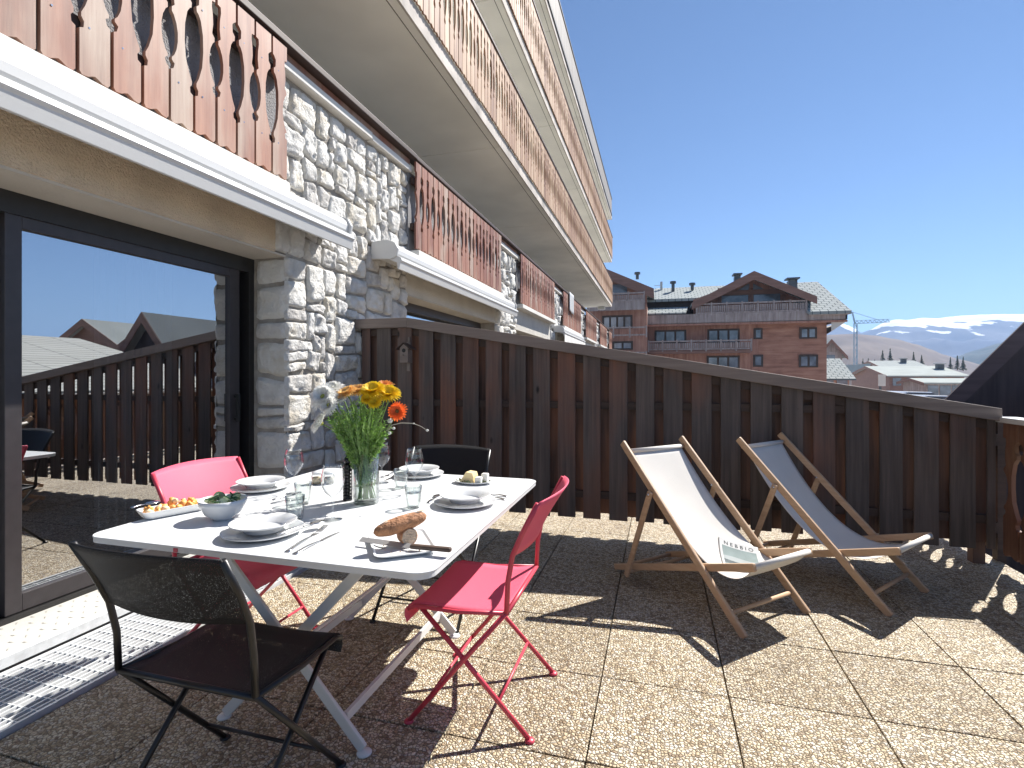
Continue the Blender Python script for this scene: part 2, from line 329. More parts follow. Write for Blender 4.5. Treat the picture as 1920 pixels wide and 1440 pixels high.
# grating
gr = empty('drain_grating', (-2.47, 1, 0), 'galvanised steel drain grating along the sliding door', 'grating')
g = MB()
for k in range(15):
    x = -2.685 + k*.0305; g.box(x-.0035, x+.0035, -1.6, 3.3, -.012, .014)
g.build('bearing_bars', W['galv'], gr, world=True)
g = MB(); k = 0; y = -1.6
while y < 3.3: g.box(-2.69, -2.255, y-.0022, y+.0022, -.004, .012); y += .0655
g.build('cross_rods', W['galv'], gr, world=True)
g = MB(); g.box(-2.262, -2.250, -1.6, 3.3, -.04, .018); g.box(-2.698, -2.690, -1.6, 3.3, -.04, .018); g.box(-2.69,-2.26,3.29,3.30,-.04,.018)
g.build('frame', W['galv'], gr, world=True)
# ------------------------------------------------------------------ stone masonry
def masonry(O, U, V, N, w_, h_, unit=.085, seed=1, res=6, relief=.035, mx=4, my=3, base=0, wrapnoise=.3):
    """random rubble: rectangles of jittered grid cells, each a pillowed rough block"""
    rnd = random.Random(seed); O, U, V, N = map(Vector, (O, U, V, N)); nu, nv = max(1, round(w_/unit)), max(1, round(h_/unit)); uw, vh = w_/nu, h_/nv
    jit = {}
    for i in range(nu+1):
        for j in range(nv+1):
            jit[i, j] = ((rnd.uniform(-.30,.30)*uw if 0 < i < nu else 0), (rnd.uniform(-.30,.30)*vh if 0 < j < nv else 0))
    free = [[True]*nv for _ in range(nu)]; g = MB()
    for j in range(nv):
        for i in range(nu):
            if not free[i][j]: continue
            ww = rnd.choice([2,2,3,3,4][:mx+1]); hh = rnd.choice([1,2,2,3,3][:my+2])
            a = 0
            while a < ww and i + a < nu and free[i+a][j]: a += 1
            ww = a
            if i + ww == nu - 1 and free[nu-1][j]: ww += 1
            hh = min(hh, nv - j)
            if j + hh == nv - 1: hh += 1
            while any(not free[i+p][j+q] for p in range(ww) for q in range(hh)): hh -= 1
            for p in range(ww):
                for q in range(hh): free[i+p][j+q] = False
            def cp(ci, cj): dx, dy = jit[ci, cj]; return (ci*uw + dx, cj*vh + dy)
            c00, c10, c11, c01 = cp(i,j), cp(i+ww,j), cp(i+ww,j+hh), cp(i,j+hh)
            gap = .0045 + rnd.uniform(0,.003); rl = relief*rnd.uniform(.6,1.35); tu, tv = rnd.uniform(-.25,.25), rnd.uniform(-.25,.25); sd = rnd.uniform(0,99)
            W_, H_ = max(ww*uw,.02), max(hh*vh,.02)
            n = res
            def fn(s, t):
                u = -1 + 2*s; v = -1 + 2*t
                # rounded corners
                k = 1 - .055*(u*u*v*v)
                ss, tt = .5 + u*k*(.5 - gap/W_), .5 + v*k*(.5 - gap/H_)
                x = (c00[0]*(1-ss)+c10[0]*ss)*(1-tt) + (c01[0]*(1-ss)+c11[0]*ss)*tt
                y = (c00[1]*(1-ss)+c10[1]*ss)*(1-tt) + (c01[1]*(1-ss)+c11[1]*ss)*tt
                e = (1-abs(u)**9)*(1-abs(v)**9); p3 = O + U*x + V*y
                nz = noise.noise(p3*8+Vector((sd,0,0)))*.45 + (abs(noise.noise(p3*15+Vector((0,sd,0))))-.2)*.9 + noise.noise(p3*38)*.35
                h = rl*(e**.5)*(.62 + .38*(1-.5*u*u-.5*v*v) + tu*u + tv*v + nz*1.1)
                ed = 1 if max(abs(u),abs(v)) > .98 else 0
                wob = noise.noise(p3*14)*.007*(1-ed*.3)
                return p3 + N*(base + (h if not ed else -.012)) + U*wob + V*noise.noise(p3*13+Vector((9,9,9)))*.007
            # non-uniform parameter so that edges are steep
            def q(a): 
                b_ = -1+2*a; return .5 + .5*(math.copysign(abs(b_)**.7, b_))
            g.grid(lambda s,t: fn(q(s), q(t)), n, n)
    return g
def baluster(y, pitch, side, z0, z1, wv=1.0):
    """outline (along, up) of one carved board; side=+1: oval hole shared with next board, -1: mirrored"""
    H_ = z1 - z0; wh = pitch*.5 - .0085
    A = [(0,.0),(.30,0),(.31,.012),(.34,.018),(.355,.004),(.37,.004),(.39,.016),(.43,.028),(.48,.034),(.53,.034),(.58,.027),(.62,.014),(.635,.004),(.66,.004),(.68,.018),(.74,.012),(.80,.014),(.85,.020),(.885,.018),(.89,.0),(1,0)]
    B = [(0,.0),(.22,0),(.23,.014),(.26,.016),(.28,.006),(.30,.006),(.34,.020),(.42,.038),(.52,.044),(.62,.042),(.70,.030),(.73,.018),(.74,.008),(.77,.006),(.79,.020),(.84,.022),(.86,.010),(.87,.0),(1,0)]
    R_, L_ = (A, B) if side > 0 else (B, A); sc_ = pitch/.155*wv*1.22
    pts = []
    # scalloped foot
    pts += [(-wh, .012), (-wh*.85, -.002), (-wh*.45, .002), (-wh*.2, .012), (0, .018), (wh*.2, .012), (wh*.45, .002), (wh*.85, -.002), (wh, .012)]
    pts += [(wh - d*sc_, t*H_) for t, d in R_[1:]]
    pts += [(-wh + d*sc_, t*H_) for t, d in reversed(L_[1:])]
    return [(y + a, z0 + b) for a, b in pts]
def balusters(ya, yb, z0, z1, x, pitch=.155, th=.022, wv=1.0):
    g = MB(); n = max(1, round((yb-ya)/pitch)); p = (yb-ya)/n
    for i in range(n):
        y = ya + (i+.5)*p; dz = random.uniform(-.006,.006)
        g.prism(baluster(y, p, 1 if i % 2 else -1, z0+dz, z1, wv), (x + random.uniform(0,.004), 0, 0), (0,1,0), (0,0,1), (1,0,0), th)
    return g
# ------------------------------------------------------------------ the apartment building
bld = empty('apartment_building', (-3.6, 13, 0), 'long stone and concrete apartment block with carved wooden balconies', 'apartment building')
def B_(g, name, mat, parent=None, **k): return g.build(name, mat, parent or bld, world=True, **k)
XW = -2.65; YE = 29.7
piers = [(3.25, 5.13), (8.33, 9.6), (12.96, 14.2), (17.6, 18.85), (22.2, 23.5), (26.8, 28.0)]
for k, (a, b) in enumerate(piers):
    near = k == 0
    g = MB(); g.box(-3.25, XW-.004, a, b, -.05, 3.5)
    if near: g.box(-3.25, XW-.005, a-.14, a, 2.18, 3.5)
    pr = B_(g, 'stone_pier', W['mortar'])
    zb, zt = -.02, 3.47
    if near:
        g = masonry((XW, a-.02, zb), (0,1,0), (0,0,1), (1,0,0), 1.09, 2.19, .079, 5, 13, .030)
        g4 = masonry((XW, a-.14, 2.175), (0,1,0), (0,0,1), (1,0,0), 1.21, zt-2.175, .079, 6, 13, .030); g.add(g4.v, g4.f)
        g2 = masonry((XW, a+1.085, zb), (0,1,0), (0,0,1), (1,0,0), b-a-1.085, zt-zb, .079, 8, 13, .030)
        g3 = masonry((XW+.02, a, zb), (-1,0,0), (0,0,1), (0,-1,0), .30, 2.18, .10, 11, 7, .02)
        for q in (g2, g3): g.add(q.v, q.f)
    else:
        g = masonry((XW, a, zb), (0,1,0), (0,0,1), (1,0,0), b-a, zt-zb, .095, 20+k, 5 if k < 3 else 4, .045)
    B_(g, 'stones', W['stone'], pr, smooth=True, merge=False)
    g = MB()
    if near: g.box(XW-.1, XW+.075, a-.15, 4.33, 3.49, 3.555); g.box(XW-.1, XW+.068, 4.345, b+.02, 3.488, 3.55)
    else: g.box(XW-.1, XW+.075, a-.03, b+.03, 3.49, 3.555)
    B_(g, 'coping', W['concrete'], pr, bevel=.006)
    g = MB(); g.box(-2.75, -2.60, a-(.14 if near else 0), b, 3.555, 3.645); B_(g, 'red_board', W['bal_red'], pr)
# bays between piers
bays = [(-5.5, 3.12)] + [(piers[i][1], piers[i+1][0]) for i in range(5)] + [(28.0, YE)]
for k, (a, b) in enumerate(bays):
    g = MB(); g.box(-3.1, XW + (.012 if k == 0 else 0), a, b, 2.17, 2.56)
    B_(g, 'lintel', W['render'] if k == 0 else W['render_pale'])
    g = MB(); g.box(-2.98, XW + .002, a+.002, b+(.12 if k == 0 else -.002), 2.155, 2.17) ; B_(g, 'lintel_soffit', W['lintel_under'])
    g = MB(); g.box(-3.3, -2.49, a, b + (-.03 if k == 0 else 0), 2.56, 2.635); B_(g, 'balcony_ledge', W['concrete'], bevel=.005)
    g = MB(); g.box(-2.74, -2.62, a, b, 2.635, 3.50); B_(g, 'parapet', W['render_grey'])
    rl = empty('balcony_railing', (0,0,0)); rl.parent = bld; rl.location = Vector((-2.55, (a+b)/2, 2.66)) - bld.location
    g = balusters(a + .005, b - .005, 2.66, 3.60, -2.555, .155)
    B_(g, 'carved_boards', W['bal_red'], rl)
    g = MB(); g.box(-2.60, -2.558, a, b, 2.86, 2.93); g.box(-2.60, -2.558, a, b, 3.36, 3.43); B_(g, 'cross_rail', W['dark_wood'], rl)
    if k == 5:
        pass
g = MB(); g.box(-2.64, -2.515, -5.5, 5.15, 3.62, 3.672); g.box(-2.64,-2.52, 5.15, YE, 3.62, 3.665); B_(g, 'handrail', W['dark_wood'], bevel=.006)
# ground floor openings further along: dark windows with shutters
for k, (a, b) in enumerate(bays[1:]):
    g = MB(); g.box(-3.06, -3.0, a, b, -.02, 2.155); f = B_(g, 'patio_window', W['alu_black'])
    g = MB(); g.box(-2.995, -2.99, a+.1, (a+b)/2-.05, .15, 2.02); g.box(-2.995, -2.99, (a+b)/2+.05, b-.1, .15, 2.02); B_(g, 'pane', W['pane'], f)
    g = MB(); g.box(-3.0, -2.9, a, b, 2.05, 2.155); B_(g, 'shutter_box', W['alu_dark'], f)
# loggia back walls and upper floors
SL = [5.10, 7.60, 10.0]
g = MB(); g.box(-4.72, -4.6, -5.5, YE, 2.56, 10.9); g.box(-9, -4.72, YE-.2, YE-.01, -6, 10.9); g.box(-9,-3.3,YE-.2,YE-.012,-6,2.5); B_(g, 'back_wall', W['render_pale'])
for k, z in enumerate(SL):
    th_ = .2
    g = MB(); ys = [-5.5, -.93, 3.70, 8.33, 12.96, 17.6, 22.2, 26.8, YE]
    for a, b in zip(ys[:-1], ys[1:]): g.box(-4.60, -2.56, a + .009, b - .009, z, z + th_)
    sb = B_(g, 'balcony_slab', W['soffit'], bevel=.006)
    g = MB()
    for a, b in zip(ys[:-1], ys[1:]): g.box(-2.56, -2.535, a+.006, b-.006, z-.012, z+th_-.004)
    B_(g, 'slab_edge', W['slab_edge'], sb)
    g = MB(); g.box(-2.672, -2.662, -5.5, YE-.01, z-.0015, z+.004); B_(g, 'drip_groove', W['joint'], sb)
    if k < 2:
        rl = empty('balcony_railing', (0,0,0)); rl.parent = bld; rl.location = Vector((-2.5, 12, z+.2)) - bld.location
        g = balusters(-5.4, YE + .02, z+.185, z+1.37, -2.525, .150, .024)
        for i in range(14):
            y = YE + .02; x = -2.6 - (i+.5)*.15
            g.prism([(a - 0, b) for a, b in baluster(0, .15, 1 if i%2 else -1, z+.185, z+1.37)], (x, y, 0), (1,0,0), (0,0,1), (0,1,0), .022)
        B_(g, 'carved_boards', W['bal_old'], rl)
        g = MB(); g.box(-2.60, -2.527, -5.4, YE, z+.36, z+.43); g.box(-2.60, -2.527, -5.4, YE, z+1.12, z+1.19); B_(g, 'cross_rail', W['dark_wood'], rl)
        g = MB(); g.box(-2.59, -2.48, -5.4, YE+.05, z+1.372, z+1.41); B_(g, 'handrail', W['dark_wood'], rl)
g = MB(); g.box(-2.62, -2.52, -5.5, YE-.25, 10.2, 11.05); g.box(-9, -2.62, -5.5, YE-.25, 10.21, 11.0)
rf = B_(g, 'roof_fascia', M_wood('grey_boards', [(.10,.09,.085),(.19,.175,.165),(.26,.24,.22)], 'Z', 6, .7, .05, .4, .3, (.2,.5,.9)))
g = MB(); g.box(-2.68, -2.50, -5.5, YE-.2, 11.05, 11.11); g.box(-2.53,-2.505,-5.5,YE-.2,10.14,10.22); B_(g, 'metal_flashing', W['alu_black'], rf)
g = MB(); g.box(-3.3, -2.9, YE-.35, YE-.05, 4.95, 5.08); B_(g, 'wall_light', W['white'])
# ---- sliding door of this flat
XD = -2.95
sd = empty('sliding_door', (0,0,0)); sd.parent = bld; sd.location = Vector((XD, 1.5, .13)) - bld.location
g = MB(); g.box(XD-.13, XD+.012, -5.4, 3.29, 2.05, 2.155); g.box(XD-.13, XD+.01, 3.20, 3.29, .12, 2.05); g.box(XD-.13,XD+.02,-5.4,3.29,.09,.145)
B_(g, 'outer_frame', W['alu_black'], sd)
for (a, b, x) in ((1.70, 3.12, XD), (.2, 1.76, XD-.06), (-1.5,.26,XD)):
    g = MB(); t = .045
    g.box(x-t, x, a, a+.07, .15, 2.055); g.box(x-t, x, b-.09, b, .15, 2.055); g.box(x-t+.001, x-.001, a+.07, b-.09, .15, .235); g.box(x-t+.001, x-.001, a+.07, b-.09, 1.99, 2.055)
    fr = B_(g, 'sash_frame', W['alu_dark'], sd, bevel=.003)
    g = MB(); g.add([(x-.022,a+.06,.22),(x-.022,b-.08,.22),(x-.022,b-.08,2.0),(x-.022,a+.06,2.0)], [(0,1,2,3)]); B_(g, 'glass_pane', W['pane'], fr)
    if a > 1: g = MB(); g.bar((x+.03,b-.045,.95),(x+.03,b-.045,1.15),.02,.02); g.bar((x,b-.045,.97),(x+.03,b-.045,.97),.015,.015); g.bar((x,b-.045,1.13),(x+.03,b-.045,1.13),.015,.015); B_(g, 'handle', W['black'], fr)
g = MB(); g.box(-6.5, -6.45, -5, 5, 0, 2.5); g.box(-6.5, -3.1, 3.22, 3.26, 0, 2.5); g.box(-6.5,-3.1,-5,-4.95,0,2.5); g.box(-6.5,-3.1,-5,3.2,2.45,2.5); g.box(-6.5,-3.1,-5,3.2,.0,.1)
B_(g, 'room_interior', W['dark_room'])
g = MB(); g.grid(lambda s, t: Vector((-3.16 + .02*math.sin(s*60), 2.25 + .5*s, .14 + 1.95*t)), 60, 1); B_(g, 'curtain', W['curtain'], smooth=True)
# ---- awnings
def awning(ya, yb, hang=0, fab=W['white']):
    aw = empty('awning', (0,0,0)); aw.parent = bld; aw.location = Vector((-2.5, (ya+yb)/2, 2.3)) - bld.location
    sh = [(-2.62,2.535),(-2.50,2.548),(-2.42,2.535),(-2.385,2.505),(-2.37,2.47),(-2.372,2.43),(-2.39,2.40),(-2.42,2.395),(-2.60,2.40)]
    g = MB(); g.prism(sh, (0,ya,0), (1,0,0), (0,0,1), (0,1,0), yb-ya); B_(g, 'cassette', W['white'], aw, bevel=.004)
    g = MB(); g.prism([(-2.44,2.392),(-2.35,2.40),(-2.325,2.385),(-2.318,2.36),(-2.33,2.345),(-2.345,2.28),(-2.36,2.278),(-2.37,2.345),(-2.44,2.37)], (0,ya-.01,0),(1,0,0),(0,0,1),(0,1,0), yb-ya+.02)
    B_(g, 'front_bar', W['white'], aw, bevel=.002)
    for y in (ya-.03, yb+.002):
        g = MB(); g.prism([(-2.63,2.55),(-2.46,2.56),(-2.38,2.53),(-2.345,2.47),(-2.36,2.40),(-2.42,2.375),(-2.63,2.385)], (0,y,0),(1,0,0),(0,0,1),(0,1,0),.028); B_(g, 'end_cap', W['white'], aw, bevel=.006)
    for y in (ya+.25, yb-.3):
        g = MB(); g.box(-2.66,-2.60,y,y+.05,2.38,2.53); B_(g, 'bracket', W['steel'], aw)
    if hang:
        n = int((yb-ya)/.28)
        def fn(s,t):
            y = ya + (yb-ya)*s; return Vector((-2.335 + .02*math.sin(s*40)*t, y, 2.33 - t*(hang + .03*abs(math.sin(s*n*math.pi)))))
        g = MB(); g.grid(fn, 120, 4); B_(g, 'fabric_valance', W['fabric_white'], aw, smooth=True)
awning(-2.2, 3.62); awning(4.42, 8.62); awning(13.3, 17.2, .32)
# screws on the near boards, hooks under the soffit
g = MB()
for k in range(20):
    y = 3.1 - .078 - k*.155
    for z in (2.89, 3.39): g.tube([(-2.532,y,z),(-2.5295,y,z)], .005, 6)
g.build('screws', W['steel'], bld, world=True)
# hanging towel
g = MB(); g.grid(lambda s,t: Vector((-2.49+.012*math.sin(s*9)*t, 15.0+.75*s, 3.69-.55*t-.05*s*t)), 16, 8)
tag(g.build('towel', W['white'], smooth=True, solid=.008), 'small white towel hanging over the carved balcony rail far along', 'towel')
# ------------------------------------------------------------------ privacy fence
YF = 4.2
fe = empty('privacy_fence', (0, YF, 0), 'dark brown board fence between the terraces with a sloping grey cap', 'fence')
def ftop(x): return 1.789 if x < -2.13 else 1.789 - .1683*(x + 2.13)
g = MB(); gb = MB(); p = .207; x = -2.135 - 3*p + .10
i = 0
while x < 2.14:
    a, b = x, min(x + .14, 2.15)
    if b > -2.60:
        a = max(a, -2.60)
        w_ = random.uniform(-.004,.004); zt = ftop((a+b)/2)-.085; lo = .13 + random.uniform(-.008,.008)
        g.add([(a,YF-.012,lo),(b+w_,YF-.012,lo),(b+w_,YF+.006,lo),(a,YF+.006,lo),(a,YF-.012,ftop(a)-.06),(b+w_,YF-.012,ftop(b)-.06),(b+w_,YF+.006,ftop(b)-.06),(a,YF+.006,ftop(a)-.06)],
              [(0,3,2,1),(4,5,6,7),(0,1,5,4),(1,2,6,5),(2,3,7,6),(3,0,4,7)])
    a, b = x + .104, min(x + .241, 2.15); lo = .155 + random.uniform(-.012,.012)
    if a > -2.62 and b > a:
        gb.add([(a,YF+.048,lo),(b,YF+.048,lo),(b,YF+.066,lo),(a,YF+.066,lo),(a,YF+.048,ftop(a)-.06),(b,YF+.048,ftop(b)-.06),(b,YF+.066,ftop(b)-.06),(a,YF+.066,ftop(a)-.06)],
              [(0,3,2,1),(4,5,6,7),(0,1,5,4),(1,2,6,5),(2,3,7,6),(3,0,4,7)])
    x += p
g.build('front_boards', W['fence'], fe, world=True, bevel=.002)
gn = MB(); xn = -2.135 - 3*p + .10
while xn < 2.0:
    for q in (.032, .108):
        for zn in (.32, 1.04): gn.tube([(xn+q,YF-.0135,zn),(xn+q,YF-.011,zn)], .0028, 6)
    xn += p
gn.m = None; gn.build('nail_heads', W['joint'], fe, world=True); gb.build('rear_boards', W['fence_back'], fe, world=True, bevel=.002)
for z, xe in ((1.04, 1.42), (.32, 2.15)):
    g = MB(); g.box(-2.62, xe, YF+.007, YF+.047, z-.028, z+.028); g.build('cross_rail', W['fence_rail'], fe, world=True)
g = MB(); g.box(-2.62,-2.13,YF+.007,YF+.047,1.64,1.70); g.add([(-2.13,YF+.007,1.64),(2.15,YF+.007,ftop(2.15)-.149),(2.15,YF+.047,ftop(2.15)-.149),(-2.13,YF+.047,1.64),(-2.13,YF+.007,1.70),(2.15,YF+.007,ftop(2.15)-.089),(2.15,YF+.047,ftop(2.15)-.089),(-2.13,YF+.047,1.70)],[(0,3,2,1),(4,5,6,7),(0,1,5,4),(1,2,6,5),(2,3,7,6),(3,0,4,7)])
g.build('top_rail', W['fence_rail'], fe, world=True)
for x in (-2.58, 2.10):
    g = MB(); g.box(x-.035, x+.035, YF+.07, YF+.14, 0, ftop(x)-.07); g.build('post', W['fence_back'], fe, world=True)
def capseg(xa, xb):
    za, zb = ftop(xa), ftop(xb); y0_, y1_ = YF-.055, YF+.11
    g.add([(xa,y0_,za-.085),(xb,y0_,zb-.085),(xb,y1_,zb-.085),(xa,y1_,za-.085),(xa,y0_,za),(xb,y0_,zb),(xb,y1_,zb),(xa,y1_,za)],[(0,3,2,1),(4,5,6,7),(0,1,5,4),(1,2,6,5),(2,3,7,6),(3,0,4,7)])
g = MB(); capseg(-2.66, -2.13); capseg(-2.13, 2.165); g.build('cap', W['cap'], fe, world=True, bevel=.003, merge=False)
# birdhouse
c = PY(764, 662, YF-.03); bx, bz = c.x, c.z
bh = empty('birdhouse', (bx, YF-.06, bz-.08), 'tiny weathered wooden birdhouse hung on the dark board fence', 'birdhouse')
g = MB(); g.prism([(-.04,0),(.04,0),(.04,.13),(0,.165),(-.04,.13)], (bx,YF-.10,bz-.085),(1,0,0),(0,0,1),(0,1,0),.085); g.build('box', W['cap'], bh, world=True, bevel=.002)
g = MB(); g.m = Matrix.Translation((bx,YF-.06,bz+.085))
for s in (-1,1): g.bar((s*.0,-.0,.0),(s*.07,-.0,-.055),.115,.008)
g.build('roof', W['fence_rail'], bh, world=True)
g = MB(); g.tube([(bx,YF-.1015,bz+.02),(bx,YF-.10,bz+.02)], .018, 16); g.build('entrance_hole', W['black'], bh, world=True)
g = MB(); g.tube([(bx,YF-.13,bz-.02),(bx,YF-.10,bz-.02)], .005, 8); g.build('perch', W['cap'], bh, world=True)
g = MB(); g.tube([(bx+.01,YF-.02,bz+.08),(bx+.01,YF-.02,bz+.14)], .01, 8); g.box(bx-.01,bx+.02,YF-.025,YF-.013,bz-.16,bz+.1); g.build('hanger', W['cap'], bh, world=True)
# ------------------------------------------------------------------ side railing of the terraces (carved boards)
for (ya, yb, lab) in ((-3.0, YF-.005, 'carved brown board railing on the sunny side of this terrace'), (YF+.14, 12.0, 'carved brown board railing of the terrace beyond the fence')):
    rl = empty('wooden_railing', (2.22, (ya+yb)/2, 0), lab, 'railing')
    n = round((yb-ya)/.165); p = (yb-ya)/n; g = MB()
    for i in range(n):
        y = ya + (i+.5)*p
        g.prism(baluster(y, p, 1 if i%2 else -1, .10, .97, 1.15), (2.19,0,0),(0,1,0),(0,0,1),(1,0,0),.024)
    g.build('carved_boards', W['bal_side'], rl, world=True)
    g = MB(); g.box(2.15, 2.27, ya, yb, .975, 1.01); g.build('handrail', W['white'] , rl, world=True, bevel=.004)
    g = MB(); g.box(2.216, 2.25, ya, yb, .80, .88); g.box(2.216,2.25,ya,yb,.20,.27); g.build('cross_rail', W['fence_rail'], rl, world=True)
    for k in range(int((yb-ya)/2)+1):
        y = min(ya + .05 + k*2, yb-.05); g = MB(); g.box(2.25, 2.30, y-.03, y+.03, -.04, .97); g.build('post', W['fence_rail'], rl, world=True)
# ------------------------------------------------------------------ dining table
TX0, TX1, TY0, TY1, TZ = -1.888, -.607, 1.31, 2.66, .74
tb = empty('dining_table', ((TX0+TX1)/2, (TY0+TY1)/2, 0), 'white lacquered square folding table laid for lunch', 'table')
def rrect(x0, x1, y0, y1, r, n=8):
    out = []
    for cx, cy, a0 in ((x1-r,y1-r,0),(x0+r,y1-r,90),(x0+r,y0+r,180),(x1-r,y0+r,270)):
        for k in range(n+1):
            a = R(a0 + 90*k/n); out.append((cx + r*math.cos(a), cy + r*math.sin(a)))
    return out
g = MB(); g.prism(rrect(TX0,TX1,TY0,TY1,.06), (0,0,TZ-.006),(1,0,0),(0,1,0),(0,0,1),.006); g.build('tabletop', W['table'], tb, world=True, bevel=.002)
g = MB(); o_ = rrect(TX0+.002,TX1-.002,TY0+.002,TY1-.002,.058); i_ = rrect(TX0+.012,TX1-.012,TY0+.012,TY1-.012,.05); n = len(o_)
g.add([(a,b,TZ-.006) for a,b in o_]+[(a,b,TZ-.021) for a,b in o_]+[(a,b,TZ-.021) for a,b in i_]+[(a,b,TZ-.006) for a,b in i_],
      [(k,(k+1)%n,n+(k+1)%n,n+k) for k in range(n)]+[(n+k,n+(k+1)%n,2*n+(k+1)%n,2*n+k) for k in range(n)]+[(2*n+k,2*n+(k+1)%n,3*n+(k+1)%n,3*n+k) for k in range(n)])
g.box(TX0+.05,TX1-.05,1.56,1.60,TZ-.035,TZ-.008); g.box(TX0+.05,TX1-.05,2.36,2.40,TZ-.035,TZ-.008); g.box(-1.27,-1.23,TY0+.03,TY1-.03,TZ-.03,TZ-.008)
g.build('apron', W['table'], tb, world=True)
for y in (1.58, 2.40):
    for sx, dy in ((1, -.012), (-1, .012)):
        g = MB(); cx = -1.27
        g.bar((cx+sx*.30, y+dy, .015), (cx-sx*.37, y+dy, TZ-.03), .038, .014, (0,1,0)); lg = g.build('leg', W['table'], tb, world=True, bevel=.003)
        g = MB(); g.m = Matrix.Translation((cx+sx*.305, y+dy, 0)); g.lathe([(0,.010),(.020,.009),(.026,.004),(.026,0),(0,0)], 20); g.build('foot_pad', W['china'], lg, world=True, smooth=True)
for sx in (1,-1):
    x = -1.27 + sx*.225; g = MB(); g.box(x-.007, x+.007, 1.58, 2.40, .085, .118); g.build('stretcher', W['table'], tb, world=True)
    x = -1.27 - sx*.33; g = MB(); g.box(x-.007, x+.007, 1.58, 2.40, .67, .70); g.build('stretcher', W['table'], tb, world=True)
g = MB(); g.tube([(-1.27,1.56,.305),(-1.27,2.42,.305)], .007); g.build('pivot_rod', W['table'], tb, world=True)
# red sticker on the apron
g = MB(); q = PY(329, 1034, TY0+.001); g.box(q.x-.008,q.x+.008,TY0-.0005,TY0+.003,TZ-.019,TZ-.007); g.build('sticker', W['red_frame'], tb, world=True)
# ------------------------------------------------------------------ folding chairs
def folding_chair(loc, rz, fm, tm, label, hw=.235):
    t = empty('folding_chair', loc, label, 'chair', 'folding chairs round the table', rz)
    prof = [(-.185,.452),(-.10,.440),(0,.437),(.10,.440),(.165,.440),(.195,.432),(.212,.412),(.214,.388),(.204,.366)]
    def fn(s, u):
        k = s*(len(prof)-1); i = min(int(k), len(prof)-2); f = k-i; a, b = prof[i], prof[i+1]
        y = -hw + .008 + (2*hw-.016)*u; sag = -.014*(1-(2*u-1)**2)*(1 if s < .55 else max(0,1-(s-.55)*3))
        return Vector((a[0]+(b[0]-a[0])*f, y, a[1]+(b[1]-a[1])*f + sag))
    g = MB(); g.grid(fn, 24, 12); g.build('seat', tm, t, smooth=True, solid=.0035)
    def fb(s, u):   # s along width, u up
        v = 2*s-1; yy = v*(hw+.012); x0 = -.207 - .10*(u**1.25); bow = -.050*(1-v*v)*(.55+.45*u)
        z = .655 + .195*u + .018*(1-v*v)*(u-.5)*1.2 + .012*v*v*(1 if u > .5 else 0)*0
        return Vector((x0 + bow, yy, z))
    g = MB(); g.grid(fb, 20, 8); g.build('backrest', tm, t, smooth=True, solid=.005)
    for s in (-1, 1):
        y = s*hw
        g = MB(); g.tube([(-.27-.03,y*1.04,.845),(-.245,y*1.035,.74),(-.208,y*1.02,.655),(-.190,y,.56),(-.185,y,.452)], .0095, 10); g.build('back_post', fm, t, smooth=True)
        ya = y - s*.000; yb = y - s*.022
        g = MB(); g.tube([(-.185,ya,.452),(.19,ya,.008)], .0092, 8); l = g.build('leg', fm, t, smooth=True)
        g = MB(); g.m = Matrix.Translation((.193,ya,0)) ; g.lathe([(0,.010),(.013,.009),(.018,.003),(.018,0),(0,0)], 14); g.build('foot_pad', fm, l, smooth=True)
        g = MB(); g.tube([(.165,yb,.432),(-.26,yb,.008)], .0092, 8); l = g.build('leg', fm, t, smooth=True)
        g = MB(); g.m = Matrix.Translation((-.263,yb,0)); g.lathe([(0,.010),(.013,.009),(.018,.003),(.018,0),(0,0)], 14); g.build('foot_pad', fm, l, smooth=True)
        g = MB(); g.tube([(-.185,y,.448),(.0,y,.432),(.165,y,.434),(.195,y,.42)], .008, 8); g.build('seat_frame', fm, t, smooth=True)
    f1 = .10/.44; 
    g = MB(); g.tube([(.19-.375*.2,-hw,.10),(.19-.375*.2,hw,.10)], .006); g.build('stretcher', fm, t, smooth=True)
    g = MB(); g.tube([(-.26+.425*.26,-hw+.022,.12),(-.26+.425*.26,hw-.022,.12)], .006); g.build('stretcher', fm, t, smooth=True)
    g = MB(); g.tube([(-.185,-hw,.448),(-.185,hw,.448)], .009); g.build('back_bar', fm, t, smooth=True)
    return t
folding_chair((-.70,1.99,0), R(180), W['red_frame'], W['red_mesh'], 'pink folding chair on the deckchair side of the white table, its back to the deckchairs')
folding_chair((-1.87,2.04,0), 0, W['red_frame'], W['red_mesh'], 'pink folding chair between the sliding door and the white table')
folding_chair((-1.245,1.306,0), R(90), W['black'], W['black_mesh'], 'black folding chair nearest the viewer, its back to the camera beside the grating')
folding_chair((-1.20,2.605,0), R(-90), W['black'], W['black_mesh'], 'black folding chair on the far side of the table by the fence')
